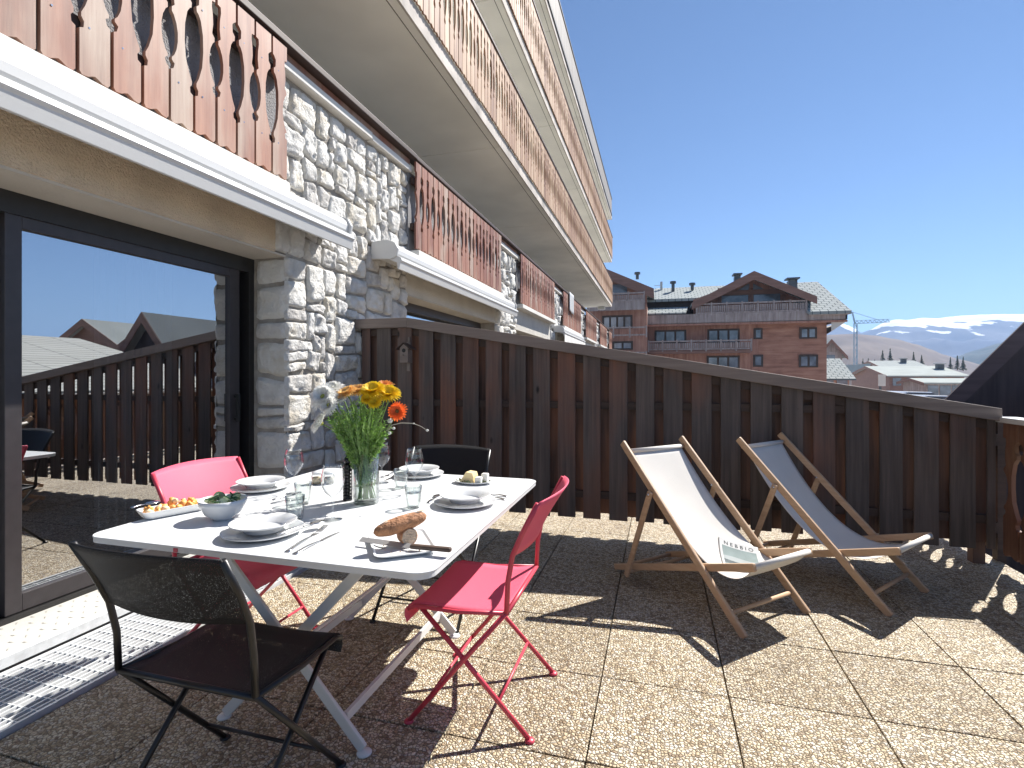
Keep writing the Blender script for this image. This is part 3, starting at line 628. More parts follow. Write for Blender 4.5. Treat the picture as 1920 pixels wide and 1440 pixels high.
# ------------------------------------------------------------------ deckchairs
def bez(t, P0=(-.835,.800), P1=(-.17,.0), P2=(.035,.352)):
    a, b, c_ = (1-t)**2, 2*t*(1-t), t*t; return (a*P0[0]+b*P1[0]+c_*P2[0], a*P0[1]+b*P1[1]+c_*P2[1])
DW = .262
def deckchair(loc, rz, cm, label, sag=(-.17,.0)):
    t = empty('deckchair', loc, label, 'deckchair', 'wooden deckchairs by the fence', rz)
    wd = W['beech']
    for s in (-1, 1):
        y = s*DW; yi = s*(DW-.028); yo = s*(DW+.026)
        g = MB(); g.bar((.01,y,0),(-.868,y,.858), .022, .042, (0,0,1)); g.build('back_rail', wd, t, bevel=.006)
        g = MB(); g.bar((-.97,yi,.032),(.045,yi,.352), .022, .040, (0,0,1)); g.build('seat_rail', wd, t, bevel=.006)
        g = MB(); g.bar((-.805,yo,.035),(-.600,yo,.600), .020, .036, (1,0,0)); st = g.build('prop_strut', wd, t, bevel=.008)
        g = MB(); g.tube([(-.607,yo+s*.016,.582),(-.607,yo-s*.04,.582)], .007, 10); g.build('pivot_bolt', W['steel'], st, smooth=True)
    for (x, z, h, nm) in ((-.835,.805,DW+.004,'top_bar'),(.035,.35,DW-.02,'front_bar'),(-.08,.085,DW,'foot_bar'),(-.80,.062,DW+.03,'prop_bar'),(-.93,.045,DW-.02,'rear_bar')):
        g = MB(); g.tube([(x,-h,z),(x,h,z)], .011, 12); g.build(nm, wd, t, smooth=True)
    cw = DW-.035
    def fn(s, u):
        x, z = bez(s, P1=sag); v = 2*u-1; e = .05*(1-v*v)*math.sin(math.pi*s)**1.2*(1 if True else 0)
        return Vector((x - e*.35, v*(cw - .012*math.sin(math.pi*s)), z - e*.45))
    g = MB(); g.grid(fn, 48, 16); g.build('canvas_sling', cm, t, smooth=True, solid=.002)
    for hx, hz_ in ((-.835,.805),(.035,.35)): g = MB(); g.tube([(hx,-cw,hz_),(hx,cw,hz_)], .0145, 14); g.build('canvas_hem', cm, t, smooth=True)
    return t
def frame_at(A, B_p):
    m = (Vector(A)+Vector(B_p))/2; return (m.x, m.y, 0)
c1 = (.583, 2.948, 0); a1 = math.atan2(-.70,.715)
d1 = deckchair(c1, a1, W['canvas'], 'wooden deckchair with sunlit cream canvas and a magazine lying on its seat')
c2 = (1.350, 3.424, 0); a2 = math.atan2(-.637,.771)
d2 = deckchair(c2, a2, W['canvas'], 'wooden deckchair with shaded greyish canvas, farther right near the fence corner', (-.36,-.0))
# magazine lying on the canvas of the first deckchair
_arc = [0.0]
for _k in range(1, 401):
    (_a, _b), (_c, _d) = bez((_k-1)/400), bez(_k/400); _arc.append(_arc[-1] + math.hypot(_c-_a, _d-_b))
_a0 = next(_arc[k] for k in range(401) if bez(k/400)[0] > -.235)
def magpt(a, b, h=.006):   # a to the right, b upwards on the page; the page lies askew and follows the sling
    df, u = a*.66 - b*.75, .050 + a*.75 + b*.66; A = _a0 + df; k = max(1, min(399, next((i for i in range(401) if _arc[i] > A), 399)))
    s_ = (k-1 + (A-_arc[k-1])/(_arc[k]-_arc[k-1]))/400; x, z = bez(s_); x2, z2 = bez(s_-.01); tx, tz = x2-x, z2-z; l = math.hypot(tx,tz); nx, nz = tz/l, -tx/l
    if nz < 0: nx, nz = -nx, -nz
    v = max(-1, min(1, u/(DW-.035))); e = .05*(1-v*v)*math.sin(math.pi*s_)**1.2
    return Vector((x - e*.35 + nx*h, u, z - e*.45 + nz*h))
mg = empty('magazine', c1, 'white magazine with a grey seascape cover lying on the cream deckchair', 'magazine', rz=a1)
paper = M_plain('magazine_paper', (.58,.58,.57), .8, var=.01, spec=.05); ink = M_plain('magazine_ink', (.07,.08,.08), .9, spec=.02)
seaA = M_plain('cover_sky', (.24,.29,.285), .8, var=.1, sc=12, spec=.03); seaB = M_plain('cover_hills', (.13,.15,.155), .8, var=.2, sc=40, spec=.03); seaC = M_plain('cover_mist', (.36,.39,.39), .8, var=.06, sc=12, spec=.03)
g = MB(); g.grid(lambda s,t: magpt(-.11+.22*s, -.14+.28*t, .007), 40, 50); g.build('pages', paper, mg, smooth=True, solid=.005)
for nm, mt, f0, f1_ in (('cover_sky', seaA, lambda s:-.005+.008*math.sin(s*5), lambda s:.082),('cover_mist', seaC, lambda s:-.045+.02*abs(s-.5), lambda s:-.005+.008*math.sin(s*5)),('cover_hills', seaB, lambda s:-.075+.006*math.sin(s*7), lambda s:-.045+.02*abs(s-.5)),('cover_water', seaA, lambda s:-.125, lambda s:-.075+.006*math.sin(s*7))):
    g = MB(); g.grid(lambda s,t: magpt(-.095+.19*s, f0(s)+(f1_(s)-f0(s))*t, .0104), 30, 20); g.build(nm, mt, mg, smooth=True)
def text_mesh(txt, size):
    cu = bpy.data.curves.new('t','FONT'); cu.body = txt; cu.size = size; cu.align_x = 'CENTER'; o = bpy.data.objects.new('t', cu); C.objects.link(o)
    bpy.context.view_layer.update(); dg = bpy.context.evaluated_depsgraph_get(); me = bpy.data.meshes.new_from_object(o.evaluated_get(dg)); bpy.data.objects.remove(o); return me
me = text_mesh('N E B B I O', .042); mx_ = max(v.co.x for v in me.vertices); kx = .082/mx_
for v in me.vertices: v.co = magpt(v.co.x*kx, .093 + v.co.y*.9, .0104)
me.materials.clear(); me.materials.append(ink); o = bpy.data.objects.new('title_lettering', me); C.objects.link(o); o.parent = mg
# ------------------------------------------------------------------ tableware
def on(px, py): v = PZ(px, py, TZ); return Vector((v.x, v.y, TZ))
def plate(p, lab, R1=.132, R2=.108):
    t = empty('dinner_plate', p, 'flat dinner plate ' + lab, 'plate', 'dinner plates')
    g = MB(); g.lathe([(0,.006),(R1*.60,.006),(R1*.66,.008),(R1*.98,.019),(R1,.0205),(R1*.985,.0165),(R1*.66,.002),(R1*.5,0),(0,0)], 56); g.build('plate_body', W['china'], t, smooth=True)
    z = .0105
    t2 = empty('soup_plate', p + Vector((0,0,z)), 'deep soup plate ' + lab, 'plate', 'soup plates')
    g = MB(); g.lathe([(0,.010),(R2*.52,.010),(R2*.60,.014),(R2*.68,.027),(R2*.97,.036),(R2,.037),(R2*.985,.032),(R2*.68,.022),(R2*.58,.006),(R2*.5,.002),(0,.002)], 56); g.build('plate_body', W['china'], t2, smooth=True)
plate(on(494,1002), 'nearest the viewer, in front of the black chair'); plate(on(872,946), 'beside the right-hand pink chair'); plate(on(786,893), 'on the far side, beside the upright wine glass'); plate(on(489,918), 'in front of the pink chair by the door')
def wine(p, lab, k=1.0):
    g = MB(); g.lathe([(0,.002),(.034,.002),(.034,.0035),(.010,.006),(.0045,.012),(.004,.05),(.0045,.082),(.012,.090),(.028,.104),(.040,.128),(.0425,.150),(.039,.178),(.033,.205),(.0338,.2055),(.0325,.2055)], 40)
    o = g.build('wine_glass', W['glass'], smooth=True); o.location = p; o.scale = (k,k,k); tag(o, lab, 'wine glass', 'wine glasses')
def tumbler(p, lab):
    t = empty('tumbler', p, lab, 'glass', 'water tumblers'); g = MB(); n = 36
    def rr(k, f): return 1 + f*(.06*math.cos(9*2*math.pi*k/n*1.0))
    prof = [(0,.008,0),(.024,.008,0),(.027,.03,0),(.0295,.05,0),(.034,.092,0),(.0355,.092,0),(.0325,.055,0),(.0315,.048,1),(.0285,.015,1),(.027,.004,1),(.025,0,0),(0,0,0)]
    vs = [Vector((r*rr(k,f)*math.cos(2*math.pi*k/n), r*rr(k,f)*math.sin(2*math.pi*k/n), z)) for r,z,f in prof for k in range(n)]
    g.add(vs, [(i*n+k,i*n+(k+1)%n,(i+1)*n+(k+1)%n,(i+1)*n+k) for i in range(len(prof)-1) for k in range(n)]); g.build('glass_body', W['glass_green'], t, smooth=True)
wine(on(551,925), 'round wine glass beside the plate in front of the door-side pink chair'); wine(on(624,975), 'wine glass standing in front of the pepper mill', 1.02)
wine(on(716,906), 'wine glass half hidden behind the glass vase'); wine(on(777,924), 'wine glass between the vase and the far pair of plates')
tumbler(on(553,975), 'faceted tumbler closest to the nearest pair of plates'); tumbler(on(568,945), 'faceted tumbler just behind another one beside the left wine glass')
tumbler(on(775,952), 'faceted tumbler near the bread dish'); tumbler(on(752,915), 'faceted tumbler beside the far wine glass')
# cutlery
def cutlery(kind, p, q, lab, z=.0):
    a, b = on(*p), on(*q); d = (b-a); L_ = d.length; ang = math.atan2(d.y, d.x)
    t = empty(kind, a + Vector((0,0,z)), lab, kind.replace('_',' '), 'cutlery', ang); g = MB(); Lh = L_*.58
    g.grid(lambda s,u: Vector((s*Lh, (u-.5)*2*(.0085-.0055*s), .002+.004*math.sin(s*3.14))), 10, 2)
    g.build('handle', W['steel'], t, smooth=True, solid=.0025)
    g = MB()
    if kind == 'fork':
        g.grid(lambda s,u: Vector((Lh + s*L_*.17, (u-.5)*2*(.003+.009*math.sin(min(1,s*1.3)*1.57)), .002-.003*s)), 8, 4)
        for k in range(4):
            y = (k-1.5)*.0058; g.bar((Lh+L_*.165,y,-.001),(L_,y*.92,.007),.0028,.002)
        g.build('tines', W['steel'], t, solid=.0012)
    elif kind == 'table_knife':
        g.grid(lambda s,u: Vector((Lh + s*(L_-Lh), (-.006 + .014*u*(1-.75*s**3)), .002)), 10, 2); g.build('blade', W['steel'], t, solid=.0012)
    else:
        g.grid(lambda s,u: Vector((Lh + s*L_*.2, (u-.5)*.006, .004-.002*s)), 4, 1); g.blob((L_*.9,0,.004), .021, 10, sc=(1.5,.95,.22)); g.build('bowl', W['steel'], t, smooth=True)
cutlery('fork', (538,1036), (612,988), 'steel fork lying right of the nearest plates, tines towards the wine glass'); cutlery('table_knife', (552,1040), (636,998), 'steel knife lying next to the fork at the nearest place')
cutlery('spoon', (520,1016), (603,990), 'steel spoon leaning across the rim of the nearest plates', .022); cutlery('fork', (952,932), (905,926), 'steel fork behind the plates beside the right-hand pink chair')
cutlery('table_knife', (948,938), (900,930), 'steel knife behind the plates beside the right-hand pink chair', .0)
cutlery('spoon', (803,944), (822,930), 'steel spoon left of the plates beside the right-hand pink chair'); cutlery('fork', (745,884), (716,896), 'steel fork left of the far pair of plates')
cutlery('table_knife', (748,889), (722,902), 'steel knife left of the far pair of plates'); cutlery('fork', (512,938), (560,926), 'steel fork in front of the plates by the door-side pink chair')
cutlery('table_knife', (508,945), (575,935), 'steel knife in front of the plates by the door-side pink chair')
# vase
vp = on(687,943); vp.z = TZ
vz = empty('glass_vase', vp, 'tall clear cylindrical glass vase holding the bouquet', 'vase')
g = MB(); g.lathe([(0,.012),(.047,.012),(.049,.02),(.049,.215),(.0535,.215),(.0535,.004),(.05,0),(0,0)], 44); g.build('glass_body', W['glass_green'], vz, smooth=True)
g = MB(); g.lathe([(0,.0125),(.0485,.0125),(.0485,.14),(0,.14)], 40); g.build('water', M_thin('water', (.96,.98,.96), .02, .3), vz, smooth=True)
# bouquet
stem = M_plain('stem_green', (.16,.27,.07), .5, var=.3, sc=60); leafm = M_plain('leaf_green', (.17,.31,.06), .5, var=.5, sc=40); leaf2 = M_plain('leaf_pale_green', (.27,.42,.13), .45, var=.3, sc=40)
for mm_ in (leafm, leaf2): translucent(mm_, .4)
def petals(g, c, nrm, Rr, n, layers, cup=.25, wid=.5, rnd=random):
    nrm = Vector(nrm).normalized(); a = nrm.orthogonal().normalized(); b = nrm.cross(a)
    for l in range(layers):
        rl_ = Rr*(1-.62*l/max(1,layers)); lift = cup + .9*l/max(1,layers)
        for k in range(n):
            t = 2*math.pi*(k + .5*(l%2) + rnd.uniform(-.15,.15))/n; d = a*math.cos(t)+b*math.sin(t); s_ = nrm.cross(d); r_ = rl_*rnd.uniform(.88,1.06); w_ = wid*r_*3.5/n*(1+l*.3)
            def P_(f, u): h = lift*f*r_ - .30*r_*f**3*(1-l/layers); return Vector(c) + d*(.08*Rr+r_*f) + s_*u*w_ + nrm*(h + .06*r_*(u*u) + .012*Rr*l)
            pr = [(0,.35),(.35,.8),(.7,1.0),(.92,.7),(1.0,.25)]
            vs = []; 
            for f, ww in pr: vs += [P_(f,-ww), P_(f,0)-nrm*.05*w_, P_(f,ww)]
            g.add(vs, [(3*i+j,3*i+j+1,3*i+j+4,3*i+j+3) for i in range(4) for j in range(2)])
def pmat(name, c): 
    m = M_plain(name, c, .6, var=.18, sc=70); return translucent(m, .4)
pw = pmat('white_petals', (.86,.86,.82)); py_ = pmat('yellow_petals', (.90,.66,.03)); pb = pmat('buff_petals', (.88,.60,.24)); po = pmat('orange_petals', (.88,.17,.035)); pl_ = pmat('pale_orange_petals', (.90,.42,.13)); pp = pmat('pink_petals', (.85,.22,.20)); dark_c = M_plain('flower_heart', (.16,.09,.03), .9, var=.4, sc=200); green_c = M_plain('green_heart', (.35,.36,.08), .9, var=.4, sc=200)
def vase_off(): a = random.uniform(0,6.28); r_ = random.uniform(.0,.03); return Vector((r_*math.cos(a), r_*math.sin(a), .02))
def bflower(px, py, dd, nrm, Rr, n, layers, mat, heart, label, kind='flower', cup=.25, wid=.5, neck=None):
    dpt = (vp.z*0 + ray(687,943).z); base = vp; dist = vp.y/ray(687,943).y + dd
    c = ray(px, py)*dist + Vector((0,0,EYE))
    t = empty('flower', c, label, 'flower', 'flowers of the bouquet')
    g = MB(); petals(g, (0,0,0), nrm, Rr, n, layers, cup, wid); g.build('petals', mat, t, merge=False)
    g = MB(); nn = Vector(nrm).normalized(); g.blob(nn*Rr*.10, Rr*.2, 8, .2, px); g.build('heart', heart, t, smooth=True)
    lo = vp + vase_off() - c; mid = (vp + Vector((0,0,.215)) + Vector(((c-vp).x*.25, (c-vp).y*.25, 0))) - c; b_ = -nn*.03
    g = MB(); pts = [Vector((0,0,0)), b_]
    for k in range(1, 9):
        f = k/8; pts.append(b_*(1-f)**2 + (mid+Vector((0,0,.03)))*2*f*(1-f) + mid*f*f)
    pts.append(lo); g.tube(pts, .0028, 6); g.build('stem', stem, t, smooth=True)
    return c
camd = (.28,-.93,0)
bflower(607,745,-.02,(.1,-.8,.45),.060,26,10,pw,green_c,'large white daisy facing the viewer at the left of the bouquet')
bflower(622,733,.03,(-.1,-.5,.85),.056,24,10,pw,green_c,'white daisy at the upper left of the bouquet, turned upwards')
bflower(604,795,-.01,(-.75,-.35,.45),.050,22,7,pw,green_c,'lowest white daisy hanging out at the left of the bouquet',cup=.5)
bflower(634,752,-.03,(.2,-.5,.8),.036,20,7,pw,green_c,'small white daisy between the white and yellow flowers',cup=.6)
bflower(600,731,.07,(-.3,-.3,.9),.026,12,3,pp,green_c,'little pink bloom peeping out behind the white daisies')
bflower(652,741,.0,(-.25,-.45,.85),.048,26,9,pb,pb,'buff yellow chrysanthemum next to the white daisies',cup=.45)
bflower(672,737,.03,(0,-.4,.9),.048,26,9,pb,pb,'buff yellow chrysanthemum at the top middle of the bouquet',cup=.45)
bflower(700,737,-.02,(.1,-.5,.85),.056,28,9,py_,py_,'large bright yellow chrysanthemum on top of the bouquet',cup=.45)
bflower(728,742,-.01,(.3,-.5,.8),.052,28,9,py_,py_,'bright yellow chrysanthemum beside the orange gerbera',cup=.45)
bflower(704,755,-.05,(.1,-.8,.5),.032,22,7,py_,py_,'small yellow chrysanthemum low in the middle of the bouquet',cup=.4)
bflower(722,727,.06,(.1,-.35,.9),.040,18,4,pl_,pl_,'pale orange gerbera rising behind the yellow chrysanthemums',cup=.6)
bflower(745,771,-.02,(.25,-.9,.15),.040,22,4,po,dark_c,'vivid orange gerbera with dark heart at the right of the bouquet',cup=.15,wid=.62)
bflower(690,749,-.04,(0,-.7,.6),.030,22,7,py_,py_,'small yellow bloom under the two big yellow ones',cup=.4)
bflower(640,745,.02,(-.3,-.5,.8),.036,22,8,pb,pb,'buff bloom leaning towards the white daisies',cup=.45)
bflower(618,760,-.05,(-.2,-.85,.3),.044,24,9,pw,green_c,'white daisy below the largest white one')
# foliage of the bouquet
fo = empty('bouquet_foliage', vp, 'dense green leaves and fern fronds filling the bouquet', 'foliage')
rnd = random.Random(5); dist0 = vp.y/ray(687,943).y
g = MB(); g2 = MB(); g3 = MB()
def inv(px,py,dd): return ray(px,py)*(dist0+dd) + Vector((0,0,EYE))
for k in range(210):   # fronds
    px = rnd.uniform(612,742); lo_ = 750 + abs(px-678)*.6; py = lo_ + rnd.random()**1.3*90
    if px > 722 and py < 800: py += 40
    lim = 66 - max(0, py-775)*.55; px = 680 + max(-lim, min(lim, px-680))
    tip = inv(px, py, rnd.uniform(-.085,.085)); b0 = vp + Vector((rnd.uniform(-.03,.03),rnd.uniform(-.03,.03),rnd.uniform(.05,.20)))
    m_ = b0*.5+tip*.5 + Vector((0,0,.035)); pts = [b0*(1-f)**2+m_*2*f*(1-f)+tip*f*f for f in [i/8 for i in range(9)]]
    g3.tube(pts, .0013, 4, cap=False)
    for i in range(2, 9):
        for s_ in (-1,1):
            for rep in range(2):
                p0 = pts[i] + (pts[i]-pts[i-1])*rep*.5; d = (pts[i]-pts[i-1]).normalized(); sd_ = d.cross(Vector((rnd.uniform(-1,1),rnd.uniform(-1,1),rnd.uniform(-.3,1)))).normalized()*s_
                L_ = rnd.uniform(.009,.021); e = p0 + (sd_*.8+d*.7).normalized()*L_; wv = d*.0034
                g.add([p0-wv, e-wv*.3, e+wv*.3, p0+wv*1.2], [(0,1,2,3)])
for k in range(14):   # strap leaves
    px = rnd.uniform(640,722); py = rnd.uniform(762,830); tip = inv(px,py,rnd.uniform(-.07,.0)); b0 = vp + Vector((rnd.uniform(-.025,.025),rnd.uniform(-.04,-.01),.12))
    m_ = b0*.4+tip*.6 + Vector((0,-.02,.05)); w0 = rnd.uniform(.003,.007); side = Vector((.96,.27,0))*w0
    pts = [b0*(1-f)**2+m_*2*f*(1-f)+tip*f*f for f in [i/10 for i in range(11)]]; vs = []
    for i, p_ in enumerate(pts): ww = math.sin(math.pi*(i+.6)/11.2); vs += [p_-side*ww, p_+side*ww]
    g2.add(vs, [(2*i,2*i+1,2*i+3,2*i+2) for i in range(10)])
for k in range(24):   # underwater / in-vase stems
    a = rnd.uniform(0,6.28); r_ = rnd.uniform(.01,.042); a2_ = a + rnd.uniform(1.5,4); r2 = rnd.uniform(.0,.04)
    g2.tube([vp+Vector((r_*math.cos(a),r_*math.sin(a),.20)), vp+Vector((r2*math.cos(a2_),r2*math.sin(a2_),.018))], .0024, 5)
for k in range(260):
    a = rnd.uniform(0,6.28); r_ = .045*rnd.random()**.5; p0 = vp+Vector((r_*math.cos(a),r_*math.sin(a),rnd.uniform(.07,.21))); d = Vector((rnd.uniform(-1,1),rnd.uniform(-1,1),rnd.uniform(-.6,1))).normalized()*.011; s_ = d.orthogonal().normalized()*.003
    g.add([p0, p0+d*.5+s_, p0+d, p0+d*.5-s_], [(0,1,2,3)])
g.build('leaflets', leafm, fo, world=True, merge=False); g2.build('long_leaves', leaf2, fo, world=True, merge=False, smooth=True); g3.build('stems', stem, fo, world=True, merge=False)
# willow twig
tw = empty('willow_twig', vp, 'bare willow twig with pale catkins arching out over the right of the bouquet', 'twig')
br_ = M_plain('twig_bark', (.30,.28,.22), .7); ck = M_plain('catkin', (.62,.63,.58), .8, var=.15, sc=150)
pts = [vp+Vector((.02,0,.05)), inv(706,850,0), inv(722,810,-.01), inv(735,797,-.02), inv(752,793,-.02), inv(775,794,-.02), inv(790,800,-.02), inv(802,808,-.02)]
g = MB(); g.tube(pts, [.0022]*5+[.0018,.0015,.001], 6); g.tube([inv(716,835,0), inv(724,812,-.02), inv(732,804,-.02), inv(738,802,-.02)], .0015, 6); g.build('bark', br_, tw, world=True, smooth=True)
g = MB()
for (x, y, r_) in ((801,807,.0055),(731,789,.010),(738,803,.006),(730,812,.007),(722,822,.006),(776,794,.003)): g.blob(inv(x,y,-.02), r_, 6, .1, x, (1.2,1,1))
g.build('catkins', ck, tw, world=True, smooth=True)
# pepper mill
pm = empty('pepper_mill', on(652,938), 'black ridged pepper mill standing left of the vase', 'pepper mill'); mb = M_plain('black_gloss', (.010,.010,.011), .2)
g = MB(); prof = [(0,0),(.020,0),(.0205,.008),(.0185,.012)]
for k in range(9): z = .014+k*.0145; prof += [(.0205,z),(.0205,z+.009),(.0182,z+.0115)]
prof += [(.020,.147),(.020,.155),(.012,.160)]
g.lathe(prof, 28); g.build('body', mb, pm, bevel=0)
g = MB(); g.lathe([(0,.160),(.012,.161),(.0165,.170),(.0165,.180),(.010,.190),(.006,.196),(.0075,.203),(.004,.209),(0,.210)], 24); g.build('head', mb, pm, smooth=True)
# spice jars
for (x, y, lab, cc) in ((594,907,'small glass spice jar with pale lid left of the other jar',(.60,.48,.30)),(617,907,'small glass spice jar with pale lid right beside the pepper mill',(.55,.53,.48))):
    j = empty('spice_jar', on(x,y), lab, 'jar', 'spice jars'); g = MB(); g.lathe([(0,.0),(.024,0),(.026,.006),(.026,.042),(.022,.048),(.021,.048)], 28); g.build('glass_body', W['glass'], j, smooth=True)
    g = MB(); g.lathe([(0,.003),(.023,.003),(.0235,.033),(0,.036)], 24); g.build('contents', M_plain('spice', cc, .9, var=.3, sc=300), j, smooth=True)
    g = MB(); g.lathe([(0,.062),(.023,.061),(.0245,.058),(.0245,.049),(.022,.048),(0,.048)], 28); g.build('lid', W['china'], j, smooth=True)
# rectangular dish with fruit and serving spoon
def rdish(g, lx, ly, h, r, flare=.012):
    n = None; loops = []
    for (e, z) in ((-.012,0),(-.004,.004),(flare*.6,h*.7),(flare,h),(flare-.004,h+.001),(flare*.6-.006,h*.7),(-.012,.007)):
        loops.append([(a,b,z) for a,b in rrect(-lx/2-e,lx/2+e,-ly/2-e,ly/2+e,r,6)])
    n = len(loops[0]); vs = [q for l in loops for q in l]; g.add(vs, [(i*n+k,i*n+(k+1)%n,(i+1)*n+(k+1)%n,(i+1)*n+k) for i in range(len(loops)-1) for k in range(n)] + [tuple(range(n))[::-1], tuple((len(loops)-1)*n+k for k in range(n))])
A_, B2 = on(283,976), on(378,958)
ctr = on(326,963); ang = math.atan2(B2.y-A_.y, B2.x-A_.x)
ds = empty('serving_dish', ctr, 'oblong white porcelain dish filled with orange melon pieces', 'dish', rz=ang); g = MB(); rdish(g, .21, .085, .032, .02); g.build('dish_body', W['china'], ds, smooth=False, bevel=.002)
mel = M_plain('melon_flesh', (.90,.38,.10), .45, var=.25, sc=60); mel2 = M_plain('melon_flesh_pale', (.92,.60,.34), .5, var=.2, sc=60)
rn = random.Random(3)
for k in range(30):
    f = k/29; t = empty('melon_piece', (0,0,0), 'chunk of orange melon heaped in the oblong white dish', 'melon piece', 'melon pieces in the dish')
    l_ = rn.uniform(-.092,.092); m_ = rn.uniform(-.028,.028); z_ = .022 + rn.random()*.038*(1-abs(l_)/.13)*(1-abs(m_)/.05)
    ca, sa = math.cos(ang), math.sin(ang); t.location = ctr + Vector((l_*ca-m_*sa, l_*sa+m_*ca, z_)); t.rotation_euler = (rn.uniform(0,3),rn.uniform(0,3),rn.uniform(0,3))
    g = MB(); g.blob((0,0,0), .0145*rn.uniform(.8,1.15), 6, .5, k, (1.25,.85,.7)); g.build('flesh', mel if k%3 else mel2, t, smooth=True)
cutlery('spoon', (246,968), (290,957), 'serving spoon handle sticking out left of the melon dish', .03)
# bowl of salad
bp = on(418,973); bw = empty('salad_bowl', bp, 'round white porcelain bowl of sliced cucumber salad', 'bowl')
g = MB(); g.lathe([(0,.008),(.03,.010),(.058,.028),(.074,.055),(.082,.078),(.0845,.078),(.080,.058),(.062,.024),(.036,.006),(.034,0),(0,0)], 48); g.build('bowl_body', W['china'], bw, smooth=True)
g = MB(); g.lathe([(0,.062),(.06,.058),(.074,.052)], 30); g.build('dressed_salad', M_plain('salad_base', (.30,.28,.14), .6, var=.6, sc=90), bw, smooth=True)
cu1 = M_plain('cucumber_flesh', (.62,.70,.48), .4, var=.12, sc=60); cu2 = M_plain('cucumber_skin', (.05,.12,.03), .4)
for k in range(20):
    a = rn.uniform(0,6.28); r_ = .056*rn.random()**.5; g = MB(); g.lathe([(0,.002),(.0185,.002),(.0185,-.002),(0,-.002)], 20)
    o = empty('cucumber_slice', bp+Vector((r_*math.cos(a), r_*math.sin(a), .068+rn.random()*.018)), 'thin round slice of cucumber in the white salad bowl', 'cucumber slice', 'cucumber slices in the bowl'); o.rotation_euler = (rn.uniform(-.9,.9),rn.uniform(-.9,.9),0)
    g.build('flesh', cu1, o); g = MB(); g.lathe([(.0186,.0024),(.0196,.0022),(.0196,-.0022),(.0186,-.0024)], 20); g.build('skin', cu2, o)
# cheese plate
cp = on(887,906); ch = empty('cheese_plate', cp, 'oval white plate carrying the cheeses at the far right of the table', 'plate')
g = MB(); g.m = Matrix.Diagonal((1.25,.85,1,1)); g.lathe([(0,.005),(.055,.006),(.078,.015),(.081,.016),(.079,.012),(.05,0),(0,0)], 44); g.build('plate_body', W['china'], ch, smooth=True)
g = MB(); g.prism([(-.062,0),(.012,0),(.012,.030),(.006,.048),(-.028,.052)], (cp.x-.0,cp.y-.03,cp.z+.008),(1,0,0),(0,0,1),(.1,1,0),.055)
o = g.build('cheese_wedge', M_plain('hard_cheese', (.83,.66,.34), .5, var=.07, sc=20)); tag(o, 'wedge of yellow hard cheese on the oval plate', 'cheese')
for k, (dx, dy, h, lab) in enumerate(((.038,-.022,.030,'small white cheese piece in front on the oval plate'),(.058,.018,.042,'taller white cheese piece behind on the oval plate'))):
    g = MB(); g.box(cp.x+dx-.017,cp.x+dx+.017,cp.y+dy-.016,cp.y+dy+.016,cp.z+.008,cp.z+.008+h); o = g.build('goat_cheese', M_plain('goat_cheese', (.80,.79,.72), .7, var=.05, sc=40, bmp=.4), bevel=.005); tag(o, lab, 'cheese', 'white cheeses')
g = MB()
for k in range(60):
    a = rn.uniform(0,6.28); p0 = cp + Vector((.082*math.cos(a)*rn.uniform(.75,1.05), .055*math.sin(a)*rn.uniform(.75,1.0), .012)); d = Vector((rn.uniform(-1,1),rn.uniform(-1,1),rn.uniform(0,1))).normalized()*.013; s_ = d.orthogonal().normalized()*.004
    g.add([p0, p0+d*.5+s_, p0+d, p0+d*.5-s_], [(0,1,2,3)])
tag(g.build('salad_leaves', M_plain('salad_leaf', (.14,.17,.07), .5, var=.5, sc=90), merge=False), 'sprigs of green herbs scattered round the cheeses', 'herbs', kind='stuff')
# bread dish
A_, B2 = on(690,994), on(724,1048); C2 = on(808,1040)
ctr = on(752,1023); ang = math.atan2((C2-B2).y, (C2-B2).x)
bd = empty('bread_dish', ctr, 'rectangular white porcelain dish under the bread at the near table edge', 'dish', rz=ang+R(4)); g = MB(); rdish(g, .168, .235, .014, .03, .012); g.build('dish_body', W['china'], bd, bevel=.002)
crust = M_plain('bread_crust', (.42,.20,.095), .75, var=.35, sc=26, bmp=.7, bsc=90); crumb = M_plain('bread_crumb', (.62,.46,.32), .9, var=.22, sc=120, bmp=.9, bsc=150)
def loaf(p, q, r_, name='body', n=26, cut=False, sd=1):
    p, q = Vector(p), Vector(q); pts = [p + (q-p)*k/n for k in range(n+1)]; rs = [r_*(max(0,1-abs(2*k/n-1)**2.6)**.5 if not cut else max(.02,(1-(max(0,k/n-.35)/.65)**3))**.5)*(1+.018*math.sin(k*1.1*sd)) + .0008 for k in range(n+1)]
    g = MB(); g.tube(pts, rs, 20); return g
zb = TZ+.012
bq1 = PZ(700,1000,TZ+.062); bq2 = PZ(800,966,TZ+.095)
bt = empty('baguette_piece', (bq1+bq2)/2, 'long crusty end of baguette lying across the cut roll', 'bread')
g = loaf(bq1, bq2, .0245); g.build('crust', crust, bt, world=True, smooth=True)
g = MB(); fl = M_plain('flour_crust', (.66,.50,.36), .9, var=.3, sc=90)
for k in range(4):
    f = .2+.2*k; m_ = bq1*(1-f)+bq2*f; dd = (bq2-bq1).normalized(); g.tube([m_+Vector((-.008,-.013,.0165)), m_+dd*.010+Vector((0,-.006,.0205)), m_+dd*.022+Vector((.004,.006,.0205))], [.0012,.0042,.0012], 8)
g.build('scored_crust', fl, bt, world=True, smooth=True)
c_ = PZ(768,1007,TZ+.040); bk = PZ(745,992,TZ+.040); dd = (c_-bk).normalized(); bk = c_ - dd*.065
ct = empty('bread_roll', (c_+bk)/2, 'round cut bread piece showing its brown crumb under the baguette', 'bread')
g = loaf(c_, bk, .0265, cut=True, n=14); g.build('crust', crust, ct, world=True, smooth=True)
